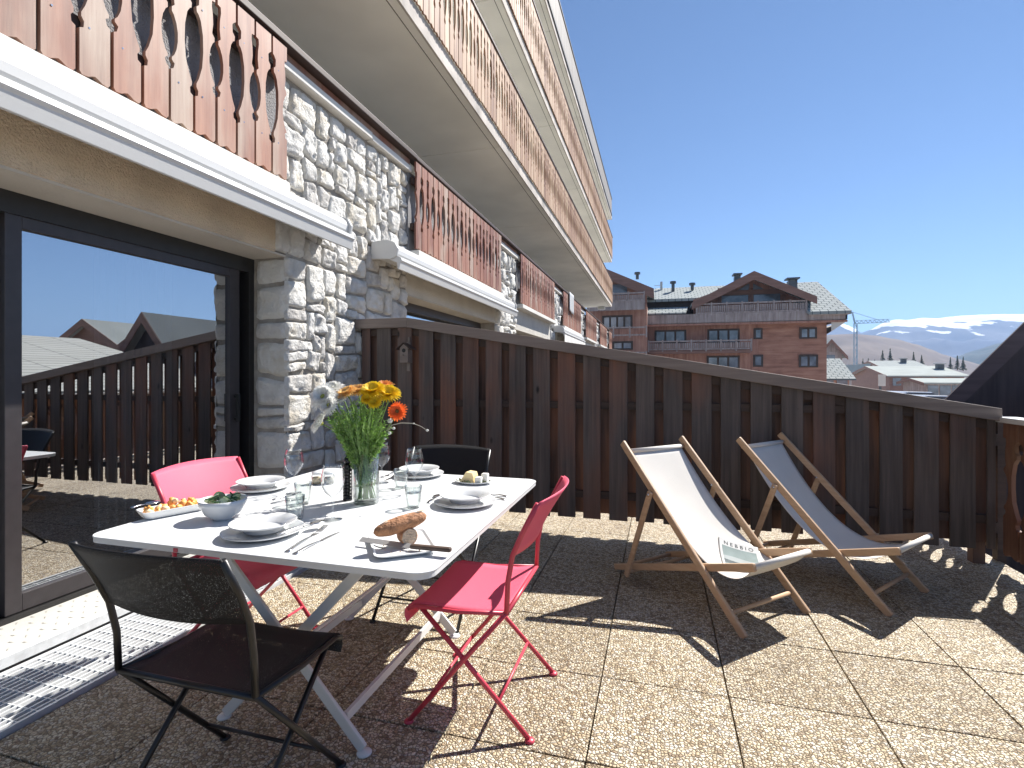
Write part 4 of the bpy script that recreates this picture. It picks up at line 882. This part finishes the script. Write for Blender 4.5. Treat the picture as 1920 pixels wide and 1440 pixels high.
g = MB(); a_ = dd.orthogonal().normalized(); b_ = dd.cross(a_); n = 24
g.add([c_+dd*.0015]+[c_+dd*.001+(a_*math.cos(6.283*k/n)+b_*math.sin(6.283*k/n))*.0250*(1+.04*math.sin(k*2)) for k in range(n)], [(0,1+k,1+(k+1)%n) for k in range(n)]); g.build('cut_face', crumb, ct, world=True)
g = MB()
for k in range(22): g.blob(PZ(rn.uniform(715,800), rn.uniform(1020,1038), TZ+.009), rn.uniform(.001,.0028), 4, .4, k)
tag(g.build('bread_crumbs', crumb), 'loose crumbs scattered in the bread dish', 'crumbs', kind='stuff')
k1, k2, k3 = PZ(676,1011,TZ+.020), PZ(770,1024,TZ+.020), PZ(846,1031,TZ+.022)
kn = empty('bread_knife', k2, 'long bread knife with dark wooden handle resting on the bread dish', 'knife')
g = MB(); g.bar(k1, k2, .020, .0015, (.3,-.5,1)); g.build('blade', W['blade'], kn, world=True)
g = MB(); g.bar(k2, k3, .019, .014); g.build('handle', M_plain('knife_handle', (.085,.055,.04), .45, var=.2, sc=40), kn, world=True, bevel=.005)
# ------------------------------------------------------------------ village and mountains
roofm = M_tile('metal_roof_tiles', (.40,.43,.42), (.11,.13,.14), 2.0, 2.2)
roofs = M_plain('pale_sheet_roof', (.36,.39,.375), .85, var=.08, sc=.6)
cw_red = M_wood('reddish_cladding', [(.18,.08,.058),(.32,.16,.115),(.45,.26,.19)], 'X', 1.2, .7, .05, .3, .3, (.2,.5,.9))
cw_redv = M_wood('reddish_cladding_vertical', [(.20,.095,.07),(.34,.175,.13),(.47,.28,.22)], 'Z', 1.4, .7, .05, .3, .3, (.2,.5,.9))
cw_grey = M_wood('grey_weathered_boards', [(.17,.135,.13),(.31,.26,.25),(.46,.41,.40)], 'Z', 1.4, .75, .05, .3, .3, (.2,.5,.9))
cw_verge = M_wood('verge_boards', [(.16,.09,.07),(.27,.155,.125)], 'X', 1.2, .7, .05, .2, .3, (.2,.8))
roofs.node_tree.nodes['Principled BSDF'].inputs['Specular IOR Level'].default_value = .03
cw_dark = M_plain('dark_glazing_frame', (.05,.035,.03), .6, var=.3, sc=3)
blueglass = M_plain('far_window_glass', (.16,.19,.24), .12, var=.5, sc=.9, spec=.8)
chim = M_plain('chimney_metal', (.09,.10,.11), .5, metal=.3, var=.2)
whitew = M_plain('white_plaster', (.55,.53,.50), .9, var=.06, sc=.5)
# --- large chalet straight ahead
YB = 50.0
ch = empty('large_chalet', (PY(1400,702,YB).x, YB+7, -8), 'large reddish timber chalet with wide central gable and pale tiled roof', 'chalet')
def K(g, name, mat, parent=None, **k): return g.build(name, mat, parent or ch, world=True, **k)
def rect(g, px0, py0, px1, py1, Y, th=.12):
    a, b = PY(px0,py0,Y), PY(px1,py1,Y); g.box(a.x, b.x, Y, Y+th, b.z, a.z)
def poly(g, pts, Y, th): g.slab([PY(x,y,Y) for x, y in pts], th, (0,1,0))
g = MB(); a, b = PY(1211,600,YB), PY(1550,702,YB); g.box(a.x, b.x, YB, YB+14, -8, a.z); K(g, 'wall', cw_red)
g = MB(); poly(g, [(1211,604),(1422,604),(1422,760),(1211,760)], YB-.05, .04); K(g, 'vertical_cladding', cw_redv)
g = MB()   # projecting top band of grey boards
a, b = PY(1210,592,YB-1.2), PY(1589,606,YB-1.2); zt_, zb_ = PY(1400,586,YB-1.2).z, PY(1400,603,YB-1.2).z
g.box(a.x, b.x, YB-1.2, YB-1.05, zb_, zt_); g.box(b.x-.15,b.x,YB-1.2,YB+6,zb_,zt_); g.box(a.x,b.x-.02,YB-1.04,YB+.0,zb_-.05,zb_+.1); K(g, 'balcony_band', cw_grey)
g = MB(); g.box(a.x, b.x, YB-1.23, YB-.95, zb_-.22, zb_-.06); K(g, 'band_trim', cw_redv)
# central gable
g = MB(); poly(g, [(1300,588),(1300,562),(1414,520),(1524,562),(1524,588)], YB+1.0, .3); K(g, 'gable_wall', cw_redv)
g = MB()
ap = PY(1414,508,YB-1.3); l_ = PY(1297,568,YB-1.3); r__ = PY(1532,556,YB-1.3); D = 8
for e in (l_, r__):
    g.slab([ap, e, e+Vector((0,D,0)), ap+Vector((0,D,0))], .22)
rf = K(g, 'roof', roofm)
g = MB()
for e in (l_, r__):
    d = Vector((0,-.06,0)); g.add([ap+d, e+d, e+d+Vector((0,0,-.62)), ap+d+Vector((0,0,-.75)), ap, e, e+Vector((0,0,-.62)), ap+Vector((0,0,-.75))], [(0,1,2,3),(4,7,6,5),(0,4,5,1),(1,5,6,2),(2,6,7,3)])
K(g, 'verge_board', cw_verge, rf)
g = MB()
for (x0_,y0_,x1_,y1_) in ((1352,552,1403,567),(1413,550,1463,566)): 
    rect(g, x0_,y0_,x1_,y1_,YB+.92,.06)
poly(g, [(1380,546),(1405,531),(1405,546)], YB+.92,.06); poly(g, [(1412,531),(1434,543),(1412,546)], YB+.92,.06); K(g, 'gable_glazing', blueglass)
g = MB()
for px in (1346,1350,1404,1409,1466,1470): rect(g, px,540,px+3,588,YB+.80,.1)
rect(g,1340,546,1480,549.5,YB+.78,.1); K(g, 'gable_frame', cw_verge)
def railing(px0,px1,py0,py1,Y,nm='balcony_railing',mat=cw_grey,boards=True):
    g = MB(); a, b = PY(px0,py0,Y), PY(px1,py1,Y); z1 = PY((px0+px1)/2,py0,Y).z; z0 = PY((px0+px1)/2,py1,Y).z
    for z in (z1-.06, z0+.12): g.box(a.x, b.x, Y-.05, Y+.05, z-.06, z+.06)
    n = max(2, round((b.x-a.x)/1.25)); 
    for k in range(n+1): x = a.x+(b.x-a.x)*k/n; g.box(x-.06,x+.06,Y-.06,Y+.06,z0-.1,z1+.08)
    if boards:
        m = round((b.x-a.x)/.17)
        for k in range(m): x = a.x+(b.x-a.x)*(k+.5)/m; g.box(x-.062,x+.062,Y-.02,Y+.02,z0+.2,z1-.22)
    return K(g, nm, mat)
railing(1306,1512,566,587,YB-1.15)
railing(1216,1409,638,657,YB-1.3); g = MB(); a, b = PY(1216,657,YB-1.3), PY(1409,657,YB-1.3); g.box(a.x,b.x,YB-1.3,YB,a.z-.3,a.z-.05); K(g,'balcony_floor',cw_verge)
def window(px0,py0,px1,py1,n,Y=YB):
    g = MB(); a, b = PY(px0,py0,Y-.08), PY(px1,py1,Y-.08); g.box(a.x-.08,b.x+.08,Y-.10,Y-.03,b.z-.08,a.z+.08); w_ = K(g, 'window', cw_dark)
    g = MB()
    for k in range(n): x0_ = a.x+(b.x-a.x)*k/n+.09; x1_ = a.x+(b.x-a.x)*(k+1)/n-.09; g.box(x0_,x1_,Y-.115,Y-.101,b.z+.06,a.z-.08)
    K(g, 'pane', blueglass, w_)
window(1229,621,1285,642,3); window(1328,619,1385,642,3); window(1415,617,1428,634,1); window(1501,616,1530,633,2)
window(1327,669,1385,690,3); window(1414,667,1429,686,1); window(1500,667,1532,687,2)
# main roofs
g = MB(); e0, e1 = PY(1212,562,YB+1.5), PY(1300,560,YB+1.5); r0, r1 = PY(1228,541,YB+7), PY(1420,532.5,YB+7); r0.z = r1.z; e1.z = e0.z; e1.x += 4
g.slab([e0, e1, r1, r0], .25); g.slab([r0, r1, Vector((r1.x,YB+13,e0.z)), Vector((e0.x,YB+13,e0.z))], .25)
K(g, 'roof', roofm)
g = MB(); ez = PY(1560,583,YB-1.6).z; A1 = Vector((PY(1517,583,YB-1.6).x, YB-1.6, ez)); B1 = Vector((PY(1597,583,YB-1.6).x, YB-1.6, ez)); rr = PY(1533,528,YB+6); r2 = Vector((PY(1440,528,YB+6).x, YB+6, rr.z))
g.slab([A1, B1, rr, r2], .25); g.slab([B1, Vector((B1.x, YB+14, ez)), rr], .25); g.slab([rr, Vector((B1.x,YB+14,ez)), Vector((A1.x,YB+14,ez)), r2], .25)
g.slab([A1+Vector((-3,0,0)), A1, r2, r2+Vector((-3,0,0))], .2) if False else None
K(g, 'roof', roofm)
g = MB(); g.box(A1.x, B1.x-.02, YB-1.55, YB-1.2, ez-.28, ez-.03); K(g, 'gutter', cw_grey)
g = MB(); b0 = PY(1591,600,YB-1.2); c0 = PY(1551,616,YB); g.add([Vector((b0.x,YB-1.1,zb_-.1)),Vector((b0.x,YB+6,zb_-.1)),Vector((c0.x,YB+6,zb_-1.1)),Vector((c0.x,YB-.2,zb_-1.1))],[(0,1,2,3)]); g.add([Vector((b0.x,YB-1.1,zb_-.1)),Vector((c0.x,YB-1.1,zb_-1.0)),Vector((c0.x,YB-1.1,zb_-.1))],[(0,1,2)]); K(g,'eave_bracket',whitew)
g = MB(); e0 = PY(1207,588,YB-.6); e1 = PY(1286,586,YB-.6); r0 = PY(1209,578,YB+1.2); r1 = PY(1290,576,YB+1.2); e1.z=e0.z; r1.z=r0.z; g.slab([e0,e1,r1,r0],.12); K(g,'porch_roof',roofm)
g = MB(); rect(g,1213,562,1300,590,YB+2.2,.2); K(g,'recess_wall',cw_dark)
for i, (px, py0_, py1_, w_) in enumerate(((1382,514,524,.26),(1485,522,532,.36))):
    g = MB(); a = PY(px,py0_,YB+3); b = PY(px,py1_+4,YB+3); g.box(a.x-w_,a.x+w_,YB+2.6,YB+3.4,b.z-.3,a.z-.25); c_ = K(g,'chimney',chim)
    g = MB(); g.box(a.x-w_*1.5,a.x+w_*1.5,YB+2.4,YB+3.6,a.z-.12,a.z); 
    for s in (-1,1): g.box(a.x+s*w_*.8-.05,a.x+s*w_*.8+.05,YB+2.8,YB+3.0,a.z-.3,a.z-.1)
    K(g,'chimney_cap',chim,c_)
for px, py0_, py1_ in ((1262,529,543),(1298,532,540),(1195,512,520)):
    g = MB(); a = PY(px,py0_,YB+5); b = PY(px,py1_,YB+5); g.tube([b+Vector((0,0,-.2)), a], .16, 8); g.tube([a+Vector((0,0,-.15)), a+Vector((0,0,.08))], .3, 8); K(g,'vent_pipe',chim)
g = MB(); a = PY(1240,528,YB+6); g.box(a.x-.12,a.x+.12,YB+6,YB+6.3,a.z-.9,a.z); g.bar(a+Vector((-.7,0,-.4)),a+Vector((0,0,-.4)),.05,.05); K(g,'antenna',whitew)
# left wing
YL = YB - 3
g = MB(); a = PY(1100,560,YL); b = PY(1213,560,YL); g.box(a.x,b.x,YL,YL+12,-8,PY(1160,572,YL).z); K(g,'wing_wall',cw_redv)
g = MB(); poly(g,[(1060,572),(1060,520),(1130,506),(1213,548),(1213,572)],YL+.6,.3); K(g,'wing_gable',cw_redv)
g = MB(); p0, p1 = PY(1112,494,YL-1), PY(1226,541,YL-1); p2 = PY(1000,541,YL-1); g.slab([p0,p1,p1+Vector((0,12,0)),p0+Vector((0,12,0))],.22); g.slab([p0,p2,p2+Vector((0,12,0)),p0+Vector((0,12,0))],.22); wr = K(g,'roof',roofm)
g = MB()
for e in (p1,p2):
    d = Vector((0,-.06,0)); g.add([p0+d,e+d,e+d+Vector((0,0,-.85)),p0+d+Vector((0,0,-.85)),p0,e,e+Vector((0,0,-.85)),p0+Vector((0,0,-.85))],[(0,1,2,3),(4,7,6,5),(0,4,5,1),(1,5,6,2),(2,6,7,3)])
K(g,'verge_board',cw_verge,wr)
g = MB(); rect(g,1140,534,1176,552,YL+.5,.1); K(g,'window',blueglass)
railing(1120,1208,549,566,YL-1.1); g = MB(); rect(g,1100,567,1209,580,YL-1.12,.15); K(g,'balcony_band',cw_grey)
window(1131,594,1184,614,4,YL); railing(1120,1212,613,631,YL-1.1,boards=False); window(1150,642,1185,654,2,YL); railing(1120,1212,660,680,YL-1.1)
# --- small chalets
def chalet(name, label, x0, x1, y0, y1, zb, ze, zr, axis, wall, roof, over=.5, wins=2, chimney=None, grp=None, cat='chalet', th=.16, verge=None):
    t = empty(name, ((x0+x1)/2,(y0+y1)/2,zb), label, cat, grp)
    g = MB(); g.box(x0,x1,y0,y1,zb,ze)
    if axis == 'Y': xm = (x0+x1)/2; g.prism([(x0,ze),(x1,ze),(xm,zr-.1)],(0,y0,0),(1,0,0),(0,0,1),(0,1,0),y1-y0)
    else: ym = (y0+y1)/2; g.prism([(y0,ze),(y1,ze),(ym,zr-.1)],(x0,0,0),(0,1,0),(0,0,1),(1,0,0),x1-x0)
    g.build('wall', wall, t, world=True, merge=False); g = MB(); gv = MB()
    if axis == 'Y':
        k = (zr-ze)/((x1-x0)/2)
        for s, e in ((-1,x0),(1,x1)):
            E = Vector((e+s*over,y0-over,ze-k*over)); A0 = Vector((xm,y0-over,zr)); dy = Vector((0,y1-y0+2*over,0)); g.slab([A0,E,E+dy,A0+dy],th)
            d = Vector((0,-.05,0)); dn = Vector((0,0,-.45)); gv.slab([A0+d,E+d,E+d+dn,A0+d+dn],.04,(0,1,0))
    else:
        k = (zr-ze)/((y1-y0)/2)
        for s, e in ((-1,y0),(1,y1)):
            E = Vector((x0-over,e+s*over,ze-k*over)); A0 = Vector((x0-over,ym,zr)); dx = Vector((x1-x0+2*over,0,0)); g.slab([A0,E,E+dx,A0+dx],th)
            d = Vector((-.05,0,0)); dn = Vector((0,0,-.35)); gv.slab([A0+d,E+d,E+d+dn,A0+d+dn],.04,(1,0,0))
    r_ = g.build('roof', roof, t, world=True); gv.build('verge_board', verge or cw_verge, r_, world=True, merge=False)
    for k in range(wins):
        x = x0 + (x1-x0)*(k+.5)/wins; g = MB(); g.box(x-.5,x+.5,y0-.05,y0+.02,ze-1.5,ze-.4); g.build('window', blueglass, t, world=True)
    if chimney:
        cx, cy, h_ = chimney; g = MB(); g.box(cx-.4,cx+.4,cy-.4,cy+.4,ze,zr+h_); c_ = g.build('chimney', chim, r_, world=True); g = MB(); g.box(cx-.6,cx+.6,cy-.6,cy+.6,zr+h_,zr+h_+.15); g.build('chimney_cap', whitew, c_, world=True)
    return t
def ch_px(name, label, pxl, pxr, py_eave, py_ridge, Y, dY, zb, axis, **k):
    a, b = PY(pxl,py_eave,Y), PY(pxr,py_eave,Y); Ym = Y + dY/2 if axis == 'X' else Y
    zr = PY((pxl+pxr)/2, py_ridge, Ym).z; return chalet(name, label, a.x, b.x, Y, Y+dY, zb, a.z, zr, axis, **k)
G = 'chalets of the village below'
ch_px('chalet', 'long low chalet with plain pale roof and capped chimney', 1668, 1808, 703, 686, 85, 15, -14, 'X', wall=cw_verge, roof=roofs, chimney=(PY(1762,700,90).x, 90, .2), grp=G, wins=5)
ch_px('chalet', 'chalet with bright tiled roof behind the long low one', 1655, 1735, 687, 676, 120, 12, -14, 'X', wall=cw_grey, roof=roofm, grp=G, chimney=(PY(1694,690,124).x,124,.3))
ch_px('chalet', 'small gabled chalet left of the long low roof', 1622, 1640, 697, 682, 100, 16, -14, 'Y', wall=cw_grey, roof=roofs, grp=G, wins=1)
ch_px('chalet', 'low pale roofed outbuilding half hidden by the dark gable', 1738, 1830, 716, 709, 70, 6, -10, 'X', wall=cw_grey, roof=roofs, grp=G, wins=4)
ch_px('chalet', 'pale roofed chalet tucked beside the right end of the large chalet', 1540, 1592, 706, 672, 62, 9, -12, 'X', wall=cw_redv, roof=roofm, grp=G, wins=2)
ch_px('chalet', 'distant chalet with a balcony peeping out right of the large chalet', 1535, 1579, 660, 636, 75, 12, -12, 'Y', wall=cw_grey, roof=roofs, grp=G, wins=1)
g = MB(); a = PY(1651,705,66); g.box(a.x-.1,a.x+.1,66,66.15,-10,a.z-1); bd_ = empty('billboard', (a.x,66,-10), 'blank white sign board standing in front of the village roofs', 'sign'); g.build('post', chim, bd_, world=True)
g = MB(); a, b = PY(1646,702,66), PY(1660,724,66); g.box(a.x,b.x,65.9,66,b.z,a.z); g.build('board', whitew, bd_, world=True)
# shiny car roof glinting behind the fence
def car(px, py, Y, label, col):
    p = PY(px,py,Y); t = empty('parked_car', (p.x,Y,p.z-1.4), label, 'car', 'cars glinting below', R(20)); pm_ = M_plain('car_paint_'+col[0], col[1], .08, metal=.4, var=.02)
    g = MB(); g.prism([(-2.1,.35),(2.1,.35),(2.15,.75),(1.9,.95),(1.1,1.0),(.6,1.42),(-.9,1.45),(-1.6,1.0),(-2.1,.9)],(0,-.85,0),(1,0,0),(0,0,1),(0,1,0),1.7); g.build('body', pm_, t, bevel=.08)
    g = MB(); g.prism([(1.05,1.0),(.58,1.38),(-.85,1.41),(-1.5,1.02)],(0,-.86,0),(1,0,0),(0,0,1),(0,1,0),1.72); g.build('side_windows', blueglass, t)
    for x in (-1.35,1.3):
        for y in (-.85,.7): g = MB(); g.tube([(x,y,.33),(x,y+.15,.33)],.33,16); g.build('wheel', W['black'], t)
car(1706,735,34,'white parked car just showing over the fence, sun glinting on its roof',('white',(.8,.8,.8))); car(1742,742,30,'pale silver parked car nearest the dark gable, just over the fence',('silver',(.7,.7,.72)))
# dark gabled building at the right
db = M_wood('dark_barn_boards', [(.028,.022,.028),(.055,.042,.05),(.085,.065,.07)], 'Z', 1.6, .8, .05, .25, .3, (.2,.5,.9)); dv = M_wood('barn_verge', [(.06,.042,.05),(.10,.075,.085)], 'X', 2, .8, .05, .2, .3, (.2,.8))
P0 = PY(1770,750,16); P1 = PY(1920,604,16); k_ = (P1.z-P0.z)/(P1.x-P0.x); xr = P0.x + 2.55; zr = P0.z + k_*2.55
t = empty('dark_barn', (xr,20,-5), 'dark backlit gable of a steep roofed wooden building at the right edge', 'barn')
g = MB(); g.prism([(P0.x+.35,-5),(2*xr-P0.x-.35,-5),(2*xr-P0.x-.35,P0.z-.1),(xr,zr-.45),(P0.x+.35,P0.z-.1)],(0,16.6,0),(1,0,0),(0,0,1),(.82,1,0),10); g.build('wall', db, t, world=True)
g = MB(); gv = MB()
for s in (-1,1):
    A0 = Vector((xr,16,zr)); E = Vector((xr+s*3.1,16,zr-k_*3.1)); dy = Vector((9.5,11.5,0)); g.slab([A0,E,E+dy,A0+dy],.2); gv.slab([A0+Vector((0,-.04,0)),E+Vector((0,-.04,0)),E+Vector((0,-.04,-.55)),A0+Vector((0,-.04,-.55))],.06,(0,1,0))
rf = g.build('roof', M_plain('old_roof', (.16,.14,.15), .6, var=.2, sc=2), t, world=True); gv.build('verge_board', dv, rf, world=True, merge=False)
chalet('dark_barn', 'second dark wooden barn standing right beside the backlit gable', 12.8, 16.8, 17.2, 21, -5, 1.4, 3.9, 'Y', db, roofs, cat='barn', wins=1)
# --- neighbours on the sunny side (seen in the glass)
chalet('chalet', 'wide chalet with pale ribbed roof beside the terrace railing', 9.5, 24, -6, 15, -5, 1.0, 2.75, 'Y', cw_verge, M_tile('ribbed_roof', (.55,.56,.52),(.30,.31,.30), 3.5, .6), grp='chalets across the lane', over=.6, wins=5)
chalet('chalet', 'brown chalet with steep pale gable roof across the lane', 24.5, 31.5, 24, 33, -6, 2.7, 4.7, 'Y', cw_verge, roofs, grp='chalets across the lane', wins=3)
chalet('chalet', 'dark brown chalet with bright tin roof across the lane', 17, 23, 21.5, 27, -6, 2.2, 3.9, 'Y', db, roofs, grp='chalets across the lane', wins=3, chimney=(19,24,-.3))
# --- tower crane
def P3(px, py, D): return ray(px,py)*D + Vector((0,0,EYE))
DC = 170; cm = M_plain('crane_paint', (.20,.28,.36), .6, var=.1)
cr = empty('tower_crane', (P3(1606,702,DC).x, P3(1606,702,DC).y, -20), 'slim blue tower crane with its jib pointing right over the village', 'crane')
g = MB(); b0 = P3(1604,702,DC); b0.z = -20; tp = P3(1604,606,DC); w_ = .42
for sx in (-1,1):
    for sy in (-1,1): g.bar(b0+Vector((sx*w_,sy*w_,0)), tp+Vector((sx*w_,sy*w_,0)), .13, .13)
z = -20; i = 0
while z < tp.z-2:
    s = 1 if i%2 else -1; f = (z-b0.z)/(tp.z-b0.z); c_ = b0+(tp-b0)*f; c2_ = b0+(tp-b0)*((z+2-b0.z)/(tp.z-b0.z))
    g.bar(c_+Vector((-s*w_,-w_,0)), c2_+Vector((s*w_,-w_,0)),.12,.12); g.bar(c_+Vector((w_,-s*w_,0)), c2_+Vector((w_,s*w_,0)),.12,.12); z += 2; i += 1
g.build('mast', cm, cr, world=True, merge=False)
g = MB(); j0, j1 = P3(1603,607,DC), P3(1668,604,DC); u = Vector((0,0,1.0))
g.bar(j0,j1,.16,.16); g.bar(j0+u,j1+u,.12,.12)
for k in range(16): f = k/16; g.bar(j0+(j1-j0)*f+(u if k%2 else u*0), j0+(j1-j0)*(f+1/16)+(u*0 if k%2 else u), .14,.14)
g.build('jib', cm, cr, world=True, merge=False)
g = MB(); a_ = P3(1598,585,DC); g.bar(j0,a_,.35,.35); g.bar(a_,P3(1645,605,DC)+u,.12,.12); g.bar(a_,P3(1602,607,DC),.15,.15); g.build('jib_mast', cm, cr, world=True, merge=False)
# --- ground and mountains
gm = M_plain('village_ground', (.58,.56,.52), .95, var=.3, sc=.06)
g = MB(); g.grid(lambda s,t: Vector((-500+1400*s, 30.5+900*t, -9-6*t + 1.5*noise.noise(Vector((s*30,t*20,0))))), 40, 30); g.grid(lambda s,t: Vector((2.4+400*s, -60+90.4*t, -6-2*s)), 8, 6)
tag(g.build('ground', gm, smooth=True), kind='structure')
def M_mount(name, rock, rock2, z0=None, z1=None, sc=.004):
    m, nt, b = newmat(name); L = nt.links.new; b.inputs['Roughness'].default_value = .95; b.inputs['Specular IOR Level'].default_value = .1
    v = coords(nt); n = nd(nt,'ShaderNodeTexNoise'); n.inputs['Scale'].default_value = sc; n.inputs['Detail'].default_value = 9; L(v, n.inputs[0])
    r = ramp(nt,[(.35,rock),(.65,rock2)]); L(n.outputs[0], r.inputs[0]); o_ = r.outputs[0]
    if z0 is not None:
        sp = nd(nt,'ShaderNodeSeparateXYZ'); L(v, sp.inputs[0]); mr = nd(nt,'ShaderNodeMapRange'); mr.inputs[1].default_value = z0; mr.inputs[2].default_value = z1; L(sp.outputs[2], mr.inputs[0]); 
        v2 = coords(nt,(1,1,2.5)); n2 = nd(nt,'ShaderNodeTexNoise'); n2.inputs['Scale'].default_value = .0045; n2.inputs['Detail'].default_value = 6; n2.inputs['Roughness'].default_value = .55; L(v2, n2.inputs[0])
        mr.clamp = False
        ma = nd(nt,'ShaderNodeMath',operation='MULTIPLY_ADD'); L(n2.outputs[0], ma.inputs[0]); ma.inputs[1].default_value = 3.2; ma.inputs[2].default_value = -1.6; ad = nd(nt,'ShaderNodeMath',operation='ADD'); L(ma.outputs[0], ad.inputs[0]); L(mr.outputs[0], ad.inputs[1])
        r2 = ramp(nt,[(.47,(0,0,0)),(.53,(1,1,1))]); L(ad.outputs[0], r2.inputs[0]); mx = nd(nt,'ShaderNodeMix',data_type='RGBA'); L(r2.outputs[0], mx.inputs[0]); L(o_, mx.inputs[6]); mx.inputs[7].default_value = (.86,.88,.90,1); o_ = mx.outputs[2]
    L(o_, b.inputs['Base Color']); return m
def ridge(name, pts, D, zb, depth, mat, seed, amp, rows=26, back=True, jag=.0):
    """mountain side from a ridge line down towards the valley (and down the far side)"""
    pts = sorted(pts); xs = []; x = pts[0][0]
    while x <= pts[-1][0]: xs.append(x); x += 5
    def yy(x):
        for (a,b),(c_,d) in zip(pts[:-1],pts[1:]):
            if a <= x <= c_: f = (x-a)/(c_-a); f = f*f*(3-2*f)*.5+f*.5; return b+(d-b)*f
        return pts[-1][1]
    g = MB(); vs = []; nrow = rows + (8 if back else 0)
    for j in range(nrow):
        for x in xs:
            r_ = ray(x, HZ); r_.z = 0; h0 = (HZ-yy(x))/FP*D + EYE; h0 += jag*noise.noise(Vector((x*.05,seed,0)))
            if j < 8 and back: f = (8-j)/8; p = r_*(D*(1+depth*f)); z = h0 + (zb-h0)*f*.8
            else:
                f = (j-(8 if back else 0))/(rows-1); p = r_*(D*(1-depth*f)); z = h0 + (zb-h0)*(f**.85)
            nz = 0; q = p*(1/(D*.10)); am = amp*math.sin(math.pi*min(1,max(0,f)))**.8
            z += am*(noise.noise(q+Vector((seed,0,0))) + .5*noise.noise(q*2.1) + .28*noise.noise(q*4.3) + .15*noise.noise(q*9))
            vs.append(Vector((p.x,p.y,z)))
    n = len(xs); g.add(vs, [(j*n+i,j*n+i+1,(j+1)*n+i+1,(j+1)*n+i) for j in range(nrow-1) for i in range(n-1)])
    o = g.build(name, mat, smooth=True, merge=False); tag(o, kind='structure'); return o
rock = M_mount('high_rock_and_snow', (.13,.14,.16), (.20,.19,.18), 190, 330)
zt = lambda py, D: (HZ-py)/FP*D+EYE
D1 = 2600
rock = M_mount('high_rock_and_snow', (.085,.10,.14), (.15,.15,.17), zt(632,D1), zt(599,D1))
ridge('snowy_mountain', [(1000,640),(1200,640),(1400,628),(1520,612),(1550,606),(1572,604),(1590,610),(1605,617),(1614,624),(1630,619),(1655,606),(1675,600),(1682,599),(1700,600),(1730,596),(1758,597),(1780,594),(1802,592),(1840,590),(1875,589),(1920,589),(2100,584),(2600,590),(3600,600)], D1, -60, .42, rock, 3, 46)
ridge('brown_hill', [(1150,660),(1350,640),(1550,628),(1600,626),(1640,629),(1680,636),(1720,646),(1745,655),(1770,665),(1800,674),(1850,686),(1900,694)], 1100, -40, .5, M_mount('brown_slope',(.13,.095,.07),(.20,.155,.115),sc=.012), 8, 16)
ridge('wooded_hill', [(1740,690),(1770,678),(1800,667),(1830,656),(1870,645),(1920,632),(2100,600),(2500,590),(3500,600)], 1500, -40, .5, M_mount('wooded_slope',(.035,.05,.035),(.075,.08,.06),sc=.03), 15, 30, jag=4)
# trees of the valley: individual conifers in front of the brown hill
tm = M_plain('conifer_green', (.035,.055,.03), .9, var=.5, sc=2); bk = M_plain('bark', (.10,.07,.05), .9)
def conifer(px, py, D, h_, label):
    p = P3(px, py, D); t = empty('spruce_tree', p, label, 'tree', 'spruces behind the village'); rn = random.Random(px)
    g = MB(); g.tube([(0,0,0),(0,0,h_)], [h_*.025,.02], 6); g.build('trunk', bk, t)
    g = MB()
    for k in range(170):
        f = rn.random()**.7; z = h_*(1-f*.9); r_ = h_*.22*f*rn.uniform(.5,1.1); a = rn.uniform(0,6.28); d = Vector((math.cos(a),math.sin(a),0)); s_ = Vector((-d.y,d.x,0))*h_*.035
        g.add([Vector((0,0,z+.03*h_)), d*r_+s_+Vector((0,0,z-.06*h_)), d*r_*1.1+Vector((0,0,z-.04*h_)), d*r_-s_+Vector((0,0,z-.05*h_))], [(0,1,2,3)])
    g.build('crown', tm, t, merge=False)
names = ['first spruce left above the village roofs','tall spruce just right of the crane','pair-forming spruce over the tiled roof','slim spruce above the tiled roof','small spruce at the ridge of the tiled roof','spruce above the capped chimney','spruce left of the dark gable','short spruce beside the brown slope','spruce close to the dark gable','squat spruce in the gap of the roofs']
for k, (px, py, h_) in enumerate(((1618,690,6),(1628,692,7),(1655,684,9),(1669,684,10),(1713,684,8),(1728,686,7),(1782,694,8),(1795,694,9),(1806,696,9),(1640,692,6))): conifer(px, py, 190, h_*.6, names[k])
# --- air
g = MB(); g.box(-1600, 9500, -900, 8500, -260, 460)
hz = g.build('haze', M_plain('x',(1,1,1))); m = bpy.data.materials.new('mountain_air'); m.use_nodes = True; nt = m.node_tree; nt.nodes.remove(nt.nodes['Principled BSDF'])
pv = nt.nodes.new('ShaderNodeVolumePrincipled'); pv.inputs['Color'].default_value = (.38,.60,1,1); pv.inputs['Density'].default_value = .0002; pv.inputs['Anisotropy'].default_value = .2
nt.links.new(pv.outputs[0], nt.nodes['Material Output'].inputs['Volume']); hz.data.materials.clear(); hz.data.materials.append(m); tag(hz, kind='stuff')
